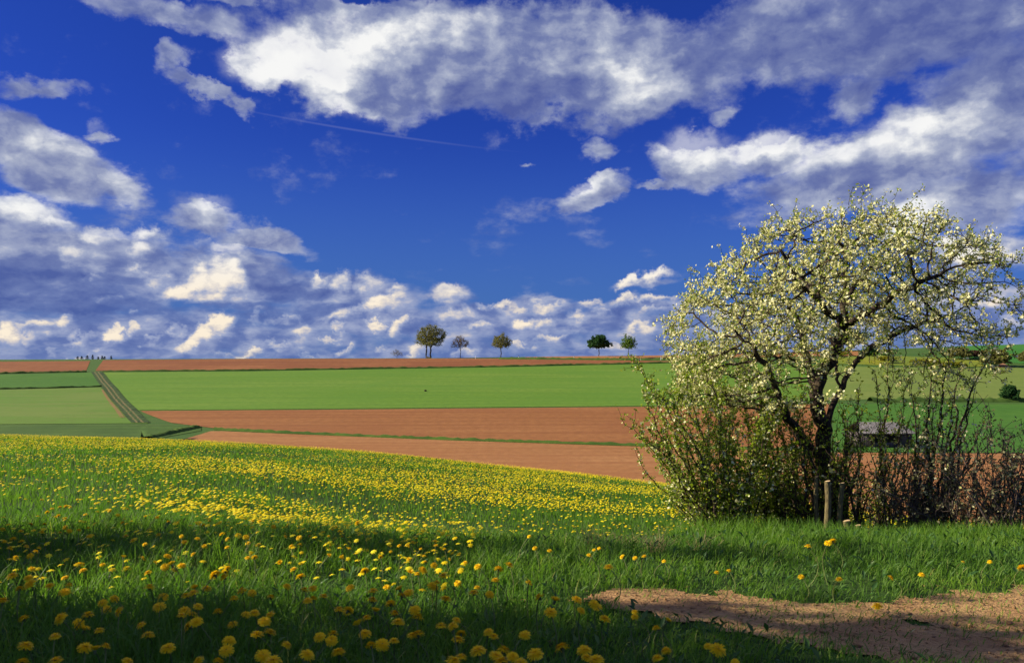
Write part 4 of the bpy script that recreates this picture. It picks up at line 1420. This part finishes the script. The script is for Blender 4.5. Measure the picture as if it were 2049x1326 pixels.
# pale stone lying at the foot of the stems
def stone(px, row, d, r, label, nm='stone', cat='stone', mat='pale_stone', col=(.55, .46, .32, 1)):
    x = (px - 1024) / F * d
    z = pix(px, row, d)[2]
    g = np.random.default_rng(5)
    b = Bag()
    V = []
    nr, nc = 9, 14
    for i in range(nr):
        for j in range(nc):
            a, e = j / (nc - 1) * 2 * np.pi, -np.pi / 2 + np.pi * i / (nr - 1)
            k = 1 + .13 * math.sin(3 * math.cos(a) * math.cos(e) + 2) + .10 * math.sin(5 * math.sin(e) + 2 * math.sin(a))
            V.append([r * 1.3 * k * math.cos(a) * math.cos(e), r * k * math.sin(a) * math.cos(e), r * .8 * k * math.sin(e)])
    b.add(V, grid_faces(nr, nc))
    M[mat] = plain_mat(mat, col, .9, .1, .45, 30)
    s = b.build(nm, M[mat], None, True)
    s.location = (x, d, z)
    tag(s, label, cat)



stone(851, 781.5, at_row(851, 783)[1], .30, 'small dark clump lying alone in the light green field', 'soil_clump', 'clump', 'dark_soil', (.05, .04, .03, 1))
# ------------------------------------------------------------------ trees left of the picture whose shade crosses the foreground
def shade_tree(label, x, y, w, top, clear, seed, dens, name='field_maple'):
    z0 = float(Hw(x, y))
    return far_tree(name, label, 1024 + F * x / y, 0, w * F / y, (top - z0) * F / y, DKGRN, dens=dens, leaf=.20, bare=0.0, seed=seed, trunk_r=.016, d=y, clear=clear)


shade_tree('slim tree whose shadow crosses the grass as a band, left of the meadow', -8.0, 5.38, .85, 5.0, .32, 41, .9)
shade_tree('broad tree shading the nearest grass, left of the meadow', -8.2, 1.30, 5.3, 7.1, .10, 42, 2.8)
shade_tree('low bushy tree between the slim and the broad one, left of the meadow', -7.6, 4.85, 1.5, 3.15, .10, 43, .9)

# ------------------------------------------------------------------ grass
M['grass'] = leaf_mat('meadow_grass', [(0, (.070, .150, .018, 1)), (.5, (.145, .280, .032, 1)), (.85, (.225, .360, .044, 1)), (1, (.34, .33, .10, 1))], .48, .55, .25, patch=(1.1, (.080, .190, .034, 1)), shift=(1.15, 1.3, .6, 1))
M['grass_mid'] = leaf_mat('flower_meadow_grass', [(0, (.075, .165, .020, 1)), (.6, (.125, .250, .030, 1)), (1, (.190, .310, .044, 1))], .48, .6, .2, patch=(.5, (.070, .170, .022, 1)), shift=(1.15, 1.3, .6, 1))
M['straw'] = leaf_mat('dry_grass', [(0, (.30, .22, .10, 1)), (1, (.52, .42, .22, 1))], .3, .8, .1, shift=(1, 1, .8, 1))
M['weed'] = leaf_mat('weed_leaves', [(0, (.030, .090, .020, 1)), (.7, (.060, .150, .030, 1)), (1, (.11, .20, .05, 1))], .35, .5, .35)


def scatter(n, y0, y1, pw=1.0, extra=.35):
    """random plan positions inside the wedge the photo sees, nearer ones denser with pw > 1"""
    u = RNG.random(n)
    e = 2 - pw
    y = (y0 ** e + (y1 ** e - y0 ** e) * u) ** (1 / e) if abs(e) > 1e-6 else y0 * (y1 / y0) ** u
    x = (RNG.random(n) * 2 - 1) * (.66 * y + extra)
    return x, y


def noise2(x, y, sc, seed):
    g = np.random.default_rng(seed)
    v = 0
    for k in range(7):
        a = g.uniform(0, 2 * np.pi)
        f = sc * g.uniform(.6, 1.7)
        v = v + np.sin((x * np.cos(a) + y * np.sin(a)) * f + g.uniform(0, 6.3) + 1.2 * np.sin((x * np.sin(a) - y * np.cos(a)) * f * .6 + g.uniform(0, 6)))
    return .5 + v / 7 * .9


def near_grass():
    b = Bag()
    x, y = scatter(185000, 1.15, 5.9, 1.45, 1.5)
    path = on_path(x, y)
    clump = noise2(x, y, 6, 3)
    px = 1024 + F * x / y
    right = smooth(900, 1300, px)
    keep = RNG.random(len(x)) < (.30 + .9 * clump) * (1 - path * (.42 + .45 * smooth(.35, .65, noise2(x, y, 3.2, 77)))) * (1 - .35 * right * smooth(4.0, 3.0, y))
    x, y, path, clump, right, px = x[keep], y[keep], path[keep], clump[keep], right[keep], px[keep]
    mound = np.exp(-((x - 2.2) / .6) ** 2 - ((y - 4.45) / .4) ** 2)
    h = (.065 + .115 * RNG.random(len(x)) ** 1.4) * (.65 + .7 * noise2(x, y, 2.3, 9)) * (1 - .52 * np.sqrt(path)) * (1 - .48 * right) + mound * .09 * RNG.random(len(x))
    h *= 1 - .35 * smooth(2.4, 1.4, y)
    ang = RNG.random(len(x)) * 2 * np.pi
    ln = h * RNG.uniform(.15, .95, len(x))
    lean = np.stack([np.cos(ang) * ln + .02, np.sin(ang) * ln], 1)
    t = np.clip(RNG.random(len(x)) * .75 + .25 * noise2(x, y, 3.0, 5) - .1, 0, .93)
    t[RNG.random(len(x)) < .025] = 1.0
    b.blades(np.stack([x, y, Hw(x, y) - .005], 1), h, lean, RNG.uniform(.0028, .0062, len(x)), 3, t)
    return tag(b.build('grass', M['grass'], None, False), kind='stuff')


def mid_grass():
    b = Bag()
    x, y = scatter(250000, 5.3, 42, 1.75, 2.5)
    px = 1024 + F * x / y
    keep = (y < EDGED(px) + 3) & (RNG.random(len(x)) < .35 + .8 * noise2(x, y, 1.6, 13))
    x, y, px = x[keep], y[keep], px[keep]
    h = (.05 + .08 * RNG.random(len(x))) * (.7 + .6 * noise2(x, y, .9, 19))
    ang = RNG.random(len(x)) * 2 * np.pi
    ln = h * RNG.uniform(.1, .8, len(x))
    w = np.clip(.0034 * y / 4, .005, .022) * RNG.uniform(.7, 1.3, len(x))
    t = np.clip(RNG.random(len(x)) * .7 + .5 * noise2(x, y, .8, 21) - .1, 0, 1)
    b.blades(np.stack([x, y, Hw(x, y) - .005], 1), h, np.stack([np.cos(ang) * ln, np.sin(ang) * ln], 1), w, 2, t)
    return tag(b.build('meadow_grass', M['grass_mid'], None, False), kind='stuff')


def thicket_grass():
    """tall grass and weeds round the feet of the shrubs"""
    b = Bag()
    n = 16000
    px = RNG.uniform(1330, 2120, n)
    y = RNG.uniform(5.2, 8.6, n)
    x = (px - 1024) / F * y
    h = RNG.uniform(.06, .20, n) * (.5 + .7 * noise2(x, y, 3, 31))
    ang = RNG.random(n) * 2 * np.pi
    ln = h * RNG.uniform(.1, .6, n)
    b.blades(np.stack([x, y, Hw(x, y) - .01], 1), h, np.stack([np.cos(ang) * ln, np.sin(ang) * ln], 1), RNG.uniform(.004, .008, n), 2, RNG.random(n) * .8)
    return tag(b.build('undergrowth', M['grass'], None, False), kind='stuff')


def weeds():
    b = Bag()
    x, y = scatter(7600, 1.3, 6.2, 1.3, 1.4)
    k = RNG.random(len(x)) > on_path(x, y) * 3
    x, y = x[k], y[k]
    n = len(x)
    C = np.stack([x, y, Hw(x, y) + RNG.uniform(.015, .075, n)], 1)
    ang = RNG.random(n) * 2 * np.pi
    up = np.stack([np.cos(ang), np.sin(ang), RNG.uniform(.2, 1.2, n)], 1)
    nr = np.stack([-np.cos(ang) * .8, -np.sin(ang) * .8, np.ones(n)], 1) + RNG.normal(size=(n, 3)) * .2
    b.leaves(C, nr, RNG.uniform(.025, .062, n), .34, None, .4, up)
    return tag(b.build('weed_leaves', M['weed'], None, False), kind='stuff')


def litter():
    """dry stalks and crumbs of earth on the trodden ground"""
    n = 2600
    x = RNG.uniform(.0, 3.2, n)
    y = RNG.uniform(1.9, 4.6, n)
    k = RNG.random(n) < on_path(x, y) * .9 + .06
    x, y = x[k], y[k]
    n = len(x)
    b = Bag()
    C = np.stack([x, y, Hw(x, y) + RNG.uniform(.010, .016, n)], 1)
    ang = RNG.random(n) * 2 * np.pi
    up = np.stack([np.cos(ang), np.sin(ang), RNG.normal(size=n) * .12], 1)
    b.leaves(C, np.tile([0., 0, 1], (n, 1)) + RNG.normal(size=(n, 3)) * .2, RNG.uniform(.015, .07, n), .09, None, .1, up)
    tag(b.build('straw_litter', M['straw_litter'], None, False), kind='stuff')
    n = 3000
    x = RNG.uniform(.0, 3.2, n)
    y = RNG.uniform(1.9, 4.5, n)
    k = RNG.random(n) < on_path(x, y)
    x, y = x[k], y[k]
    n = len(x)
    r = RNG.uniform(.002, .008, n) * (1 + 1.2 * (RNG.random(n) > .97))
    c = np.stack([x, y, Hw(x, y) + .008 + r * .3], 1)
    o8 = np.array([[1, 0, 0], [0, 1, 0], [-1, 0, 0], [0, -1, 0], [0, 0, .8], [0, 0, -.8]], float)
    V = c[:, None] + (o8[None] + RNG.normal(size=(n, 6, 3)) * .22) * r[:, None, None]
    T = np.concatenate([np.arange(n)[:, None] * 6 + q for q in ([0, 1, 4], [1, 2, 4], [2, 3, 4], [3, 0, 4], [1, 0, 5], [2, 1, 5], [3, 2, 5], [0, 3, 5])])
    b = Bag()
    b.add(V.reshape(-1, 3), None, T)
    tag(b.build('soil_crumbs', M['dirt'], None, True), kind='stuff')


M['straw_litter'] = leaf_mat('dead_stalks', [(0, (.10, .060, .030, 1)), (.6, (.28, .19, .09, 1)), (1, (.50, .40, .22, 1))], .1, .9, .1)
litter()
near_grass()
mid_grass()
thicket_grass()
weeds()


# ------------------------------------------------------------------ dandelions
def dandelion_mat(name, stops):
    m, N = material(name)
    c = N.ramp(attr(N, 'tint'), stops)
    p = principled(N, c, .6, .15)
    t = N.node('ShaderNodeBsdfTranslucent')
    N.put(t.inputs['Color'], c)
    x = N.node('ShaderNodeMixShader')
    x.inputs[0].default_value = .3
    N.t.links.new(p, x.inputs[1])
    N.t.links.new(t.outputs[0], x.inputs[2])
    finish(N, x.outputs[0])
    return m


M['dandelion'] = dandelion_mat('dandelion_yellow', [(0, (.84, .46, .004, 1)), (.5, (.92, .64, .008, 1)), (1, (.95, .76, .025, 1))])
M['dandelion_far'] = dandelion_mat('dandelion_lemon', [(0, (.82, .58, .004, 1)), (.5, (.92, .74, .008, 1)), (1, (.95, .84, .030, 1))])
M['stalk'] = plain_mat('dandelion_stalk', (.16, .20, .055, 1), .6, .2, .3, 40)


def head_mesh(seed, openness):
    g = np.random.default_rng(seed)
    b = Bag()
    lay = [(24, .0215, -14, .000), (22, .0200, -3, .0015), (18, .0170, 11, .003), (14, .0130, 28, .004), (9, .0085, 50, .0045)]
    for (n, L, el, z) in lay:
        el = el + (85 - el) * (1 - openness)
        for i in range(n):
            a = (i + g.uniform(-.3, .3)) / n * 2 * math.pi + el
            e = math.radians(el + g.uniform(-9, 9))
            l = L * g.uniform(.88, 1.1)
            d = np.array([math.cos(a), math.sin(a), 0])
            s = np.array([-math.sin(a), math.cos(a), 0])
            w0, w1 = .0011, .0022
            p0 = d * .0018 + [0, 0, z]
            p1 = p0 + (d * math.cos(e) + np.array([0, 0, math.sin(e)])) * l * .6
            e2 = e - .35 * openness
            p2 = p1 + (d * math.cos(e2) + np.array([0, 0, math.sin(e2)])) * l * .45
            b.add([p0 - s * w0, p0 + s * w0, p1 + s * w1, p1 - s * w1, p2 + s * w1 * .9, p2 - s * w1 * .9], [[0, 1, 2, 3], [3, 2, 4, 5]], None, min(1, max(0, .75 - z * 70 + g.uniform(-.25, .3))))
    o = b.build('flower_head', M['dandelion'])
    me = o.data
    bpy.data.objects.remove(o)
    return me


HEADS = [head_mesh(i, q) for i, q in enumerate((1.0, .95, .85, .9, .45))]
_b = Bag()
_b.tube([[0, 0, -.016], [0, 0, -.010], [0, 0, -.002], [0, 0, .003]], [.0018, .0050, .0062, .0040], 8, True)
_o = _b.build('calyx', M['stalk'], None, True)
CALYX = _o.data
bpy.data.objects.remove(_o)
STEMS = []
for i in range(4):
    _b = Bag()
    t = np.linspace(0, 1, 7)
    _b.tube(np.stack([.05 * np.sin(t * math.pi) * math.cos(i * 1.7), .05 * np.sin(t * math.pi) * math.sin(i * 1.7), t], 1), np.linspace(.0024, .0019, 7), 5, False)
    _o = _b.build('stem', M['stalk'], None, True)
    STEMS.append(_o.data)
    bpy.data.objects.remove(_o)

# positions of flower heads read from three enlargements of the photo
Z5 = """187,460 165,515 175,550 90,395 175,385 210,360 228,338 290,560 378,515 404,553 378,597 465,440 485,470 245,245 350,250 380,218 405,238 515,220 520,270 460,235 125,300 120,240 180,200 780,297 848,318 925,262 735,270 1062,270 1155,285 835,400 722,395 600,437 740,460 865,482 910,422 965,448 1005,440 1020,470 1065,440 1180,430 1130,375 1197,327 1080,305 1330,335 980,388 950,627 1090,617 1140,577 1130,600 1210,575 875,565 670,635 600,660 622,697 695,710 515,730 932,682 1080,705 1062,733 1125,728 1160,680 1275,708 1150,772 1360,785 458,782 490,822 580,820 865,850 825,790 1105,795 320,855 500,920 620,912 555,940 980,925 1340,882 1325,937 1680,905 1540,967 1600,1000 1280,1000 1158,1000 748,1005 325,1000 130,1005 1940,880 1870,857 1950,840 1980,948 1800,963 1580,833 1548,765 1580,730 1440,728 1490,720 1505,847 1640,427 1718,465 1760,507 1680,563 1783,580 1830,575 1895,622 1800,645 1833,632 1585,625 1475,600 1415,587 1370,632 1320,475 1330,457 1258,493 1310,508 1300,260 1395,265 1440,275 1330,285 1450,312 1510,322 1470,370 1450,397 1490,392 1705,330 1755,320 1815,270 1670,272 1750,280 1925,385 2000,393 2035,345 2035,705 1985,697 150,910 135,750 350,750 70,500 115,575 15,650 745,112 305,110 340,150 380,165 350,100 275,130 850,160 920,160 1160,195 1225,180 60,340 25,300 15,230 75,285 155,330 260,200 640,120 570,128 500,145 410,100 385,95 320,160 1190,205 1290,190 985,185 715,192 1040,190 1520,182 1600,215 1680,212 1850,230 1945,232 1990,243 1480,180"""
Z6 = """145,342 100,393 325,390 233,473 27,385 188,193 83,242 43,232 20,270 97,272 145,572 282,590 360,570 437,585 452,617 487,600 277,642 383,662 137,705 243,747 295,713 409,722 543,740 427,773 525,703 198,793 235,840 707,638 655,540 632,562 692,500 540,490 500,485 573,467 580,385 490,405 645,300 535,283 487,325 435,325 515,305 777,545 870,600 893,570 965,612 997,527 1018,460 1080,440 1195,540 1195,270 1230,340 1315,355 1253,625 1345,650 1475,642 1575,665 1595,685 1500,705 1320,717 1815,712 1815,740 1640,755 1940,805 2005,768 955,830 985,857 780,875 750,820 797,840 745,793 680,793 770,760 895,940 1048,935 1005,972 1100,975 1035,1003 1228,957 1385,920 1170,847 1518,937 1535,980 1585,998 1945,983 1995,940 755,1000 795,975 1140,1010 403,883 270,905 335,903 510,850 545,840 80,945 1605,340 1575,350 1545,380 1815,398 1870,387 1985,415 1660,450 1740,390 385,360 560,345 650,325 700,347 785,375 730,405 820,425 640,440 585,420 895,448"""
Z7 = """75,280 432,330 365,340 828,365 1035,378 1318,368 1487,352 1715,282 1860,282 2040,315 1245,523 975,182 1000,170 865,197 98,608 35,643 318,742 375,762 88,768 38,810 465,832"""
spots = []
for txt, ox, oy, sc in ((Z5, 0, 980, 2.927), (Z6, 650, 980, 2.927), (Z7, 1300, 1020, 2.7356)):
    for w in txt.split():
        a, c = w.split(',')
        spots.append((ox + int(a) / sc, oy + int(c) / sc))


def zone(px, row, x, y):
    if px > 1600 and row < 1100:
        return None
    if row > 1255:
        if px < 430:
            return 'dandelion in the darkest shade at the bottom left corner', 'dandelions in the bottom left corner'
        if px < 850:
            return 'dandelion in deep shade along the bottom edge, left of the middle', 'dandelions along the bottom edge left of the middle'
        return 'large dandelion in deep shade along the middle of the bottom edge', 'dandelions along the middle of the bottom edge'
    if px > 1250:
        return 'lone dandelion in the grass around the bare soil patch', 'scattered dandelions around the bare soil'
    if row > 1185:
        if px < 300:
            return 'orange-yellow dandelion in the dark shadow at the left edge', 'dandelions in the shadow at the left edge'
        if px < 760:
            return 'dandelion in the dark shadowed grass of the left foreground', 'dandelions in the shadowed left foreground'
        return 'dandelion in the shadowed grass left of the bare soil patch', 'dandelions in shadow left of the bare soil'
    if row > 1125:
        if px < 330:
            return 'dandelion in the half-lit grass near the left edge', 'dandelions in the half lit grass at the left'
        if px < 700:
            return 'dandelion in the sunlit strip of grass between two shadows at left', 'dandelions in the sunlit strip at left'
        return 'dandelion in the sunlit strip of grass leading to the bare soil', 'dandelions in the sunlit strip by the bare soil'
    if row > 1055:
        if px < 330:
            return 'dandelion in the far shadow band at the left edge', 'dandelions in the far shadow band at the left edge'
        if px < 700:
            return 'dandelion in the shadow band behind the sunlit strip', 'dandelions in the shadow band'
        return 'small dandelion below the dry grass tufts', 'dandelions below the dry grass tufts'
    if px < 330:
        return 'dandelion in the sunny clump above the shadow band at left', 'dandelions in the sunny clump at left'
    return 'small dandelion where the near grass meets the flower meadow', 'dandelions where the near grass ends'


OWN = {(1300 + 975 / 2.7356): ('left bloom of the bright yellow dandelion pair below the tall sawn stem', None), (1300 + 1000 / 2.7356): ('right bloom of the bright yellow dandelion pair below the tall sawn stem', None),
       (1300 + 865 / 2.7356): ('single dandelion just left of the yellow pair below the sawn stem', None), (650 + 188 / 2.927): ('tall-stalked dandelion standing alone against the flower meadow', None),
       (1300 + 1245 / 2.7356): ('dandelion growing out of the bare soil patch', None), (650 + 1228 / 2.927): ('largest open dandelion at the middle of the bottom edge', None),
       (1300 + 2040 / 2.7356): ('dandelion cut by the right photo edge in the grass', None), (1300 + 375 / 2.7356): ('round dandelion at the near edge of the bare soil in shade', None)}
for _ in range(300 - len(spots)):
    a = RNG.uniform(0, 1)
    spots.append((RNG.uniform(20, 1150) * (1 - .3 * a), RNG.uniform(1040, 1200)))
made = 0
for (px, row) in spots:
    h = RNG.uniform(.10, .19)
    if row < 1060:
        h = RNG.uniform(.08, .14)
    if 1650 < px < 1670 and row < 1100:
        h = .19
    if abs(px - (650 + 188 / 2.927)) < .01:
        h = .22
    if px > 1250 and row < 1200:
        h = RNG.uniform(.10, .15)
    if row > 1290:
        h = .17
    if 1610 < px < 1670 and row < 1100:
        h = .20
    if on_path(*hit(px, row, .05)) > .5:
        h = .05
    x, y = hit(px, row, h)
    if y > 14:
        continue
    z = float(Hw(x, y))
    r = empty('dandelion', (x, y, z), RNG.uniform(0, 6.28))
    lb = OWN.get(px) or zone(px, row, x, y) or ('dandelion on the grassy mound under the thicket', 'dandelions on the mound under the thicket')
    tag(r, lb[0], 'dandelion', lb[1])
    sc = RNG.uniform(.66, 1.0) * (1.25 if 'largest' in lb[0] else 1.0)
    if row < 1130:
        sc *= .82
    if (px > 620 and row < 1130) or px > 1250:
        sc *= .72
    if px in OWN:
        sc = 1.0 if row > 1100 else .8
    st = bpy.data.objects.new('stem', STEMS[int(RNG.integers(4))])
    hd = bpy.data.objects.new('flower_head', HEADS[int(RNG.choice(5, p=[.28, .26, .22, .17, .07]))])
    ca = bpy.data.objects.new('calyx', CALYX)
    for q in (st, hd, ca):
        COL.objects.link(q)
    st.parent = r
    hd.parent = r
    ca.parent = hd
    st.scale = (1, 1, h)
    hd.location = (0, 0, h)
    hd.scale = (sc, sc, sc)
    r.rotation_euler = (0, 0, 0)
    hd.rotation_euler = (RNG.normal() * .30, RNG.normal() * .30 - .12, RNG.uniform(0, 6.28))
    made += 1
print('dandelions', made)


def far_dandelions():
    """the thousands beyond the near three hundred"""
    b = Bag()
    x, y = scatter(100000, 3.4, 38, 1.25, .6)
    px = 1024 + F * x / y
    row = HOR - F * H(x, y) / y
    n1 = noise2(x, y, .55, 41)
    n2 = noise2(x * .5, y, 1.5, 43)
    dens = smooth(.25, .75, .5 * n1 + .5 * n2)
    lo = smooth(5.0, 7.0, y + .004 * (px - 300)) * (.35 + .65 * smooth(900, 500, px) + .65 * smooth(8.5, 10, y))
    left_sparse = 1 - .75 * smooth(420, 150, px) * smooth(18, 11, y)
    keep = (y < EDGED(px) + 1.5) & (RNG.random(len(x)) < np.clip((.10 + .95 * dens) * np.clip(lo, 0, 1) * left_sparse * (.50 + .5 * smooth(7, 13, y)), 0, 1)) & ~((px > 1400) & (y < 9))
    keep &= ~((px > 950) & (y < 6.8))
    # a thin scatter also fills the gaps between the near ones
    keep |= (y < 5.4) & (px < 900) & (RNG.random(len(x)) < .030 + .05 * (n2 > .55))
    x, y = x[keep], y[keep]
    n = len(x)
    C = np.stack([x, y, Hw(x, y) + RNG.uniform(.07, .15, n)], 1)
    nr = np.stack([RNG.normal(size=n) * .25 - .1, RNG.normal(size=n) * .25 - .12, np.ones(n)], 1)
    b.flowers(C, nr, RNG.uniform(.029, .043, n), None, -.42, 7)
    print('far flowers', n)
    return tag(b.build('meadow_flowers', M['dandelion_far'], None, False), kind='stuff')


far_dandelions()


# ------------------------------------------------------------------ dry grass tufts and broad leaves
def tuft(px, row, h, n, label, wide=.12, d=None):
    if d is None:
        x, y = hit(px, row, 0)
    else:
        x, y = (px - 1024) / F * d, d
    g = RNG
    b = Bag()
    B = np.stack([x + g.normal(size=n) * .035, y + g.normal(size=n) * .03, np.zeros(n)], 1)
    B[:, 2] = Hw(B[:, 0], B[:, 1]) - .01
    hh = h * g.uniform(.45, 1.05, n)
    b.blades(B, hh, np.stack([g.normal(size=n) * wide, g.normal(size=n) * wide * .6], 1), g.uniform(.0020, .0040, n), 4)
    o = b.build('dry_grass_tuft', M['straw'], None, False, (x, y, float(Hw(x, y))))
    o.location = (x, y, float(Hw(x, y)))
    tag(o, label, 'grass tuft', 'dry grass tufts along the edge of the near grass')


for a in [(815, 1072, .20, 26, 'pair of tall thin straw stalks left of the middle, before the flower meadow', .03), (1185, 1098, .20, 70, 'thick straw-coloured grass tuft right of the middle', .06), (1235, 1098, .15, 40, 'loose slanting straw tuft right of the thick one', .12),
          (1312, 1104, .19, 80, 'straw tuft nearest to the left foot of the thicket', .09), (1270, 1100, .14, 30, 'thin straw tuft between two larger ones near the thicket', .07), (1400, 1100, .15, 40, 'straw tuft at the left foot of the leafy shrub', .08),
          (1000, 1088, .13, 16, 'few faint straw stalks in the middle of the meadow edge', .05), (1100, 1092, .13, 16, 'few faint straw stalks left of the thick straw tuft', .05)]:
    tuft(a[0], a[1], a[2], a[3], a[4], a[5])


def dock(px, row, L, label, n=3, tilt=.3):
    x, y = hit(px, row + 22, 0)
    z = float(Hw(x, y))
    r = empty('dock_plant', (x, y, z), RNG.uniform(-.4, .4))
    tag(r, label, 'plant', 'broad leaved plants in the foreground grass')
    for i in range(n):
        b = Bag()
        m = 8
        t = np.linspace(0, 1, m)
        w = L * .19 * np.sin(np.pi * np.clip(t * .92 + .06, 0, 1)) ** .8
        az = i * 2.2 + RNG.uniform(-.4, .4)
        up = L * (1 if i == 0 else .6)
        out = (.15 if i == 0 else .7) * L
        c = np.stack([np.cos(az) * out * t ** 1.3, np.sin(az) * out * t ** 1.3, up * t - .25 * up * t ** 3], 1)
        s = np.array([-np.sin(az), np.cos(az), 0])
        V = np.stack([c - s * w[:, None] + [0, 0, .006], c, c + s * w[:, None] + [0, 0, .006]], 1).reshape(-1, 3)
        b.add(V, grid_faces(m, 3), None, .55 + .4 * RNG.random())
        b.build('leaf', M['weed'], r, True)


for a in [(398, 1148, .15, 'broad upright leaf catching the sun in the left foreground'), (275, 1130, .15, 'long pale leaf slanting up between the shadows at left'), (700, 1152, .13, 'upright pointed leaf in the sunlit strip left of the middle'),
          (755, 1205, .11, 'curled grey-green leaf in the shadow below the sunlit strip'), (985, 1236, .11, 'pale bluish leaf standing in the shadow near the bottom middle'), (770, 1148, .10, 'bent pale leaf right of the upright pointed leaf'), (1040, 1105, .10, 'small oval leaf in the shadow band right of the middle')]:
    dock(*a)
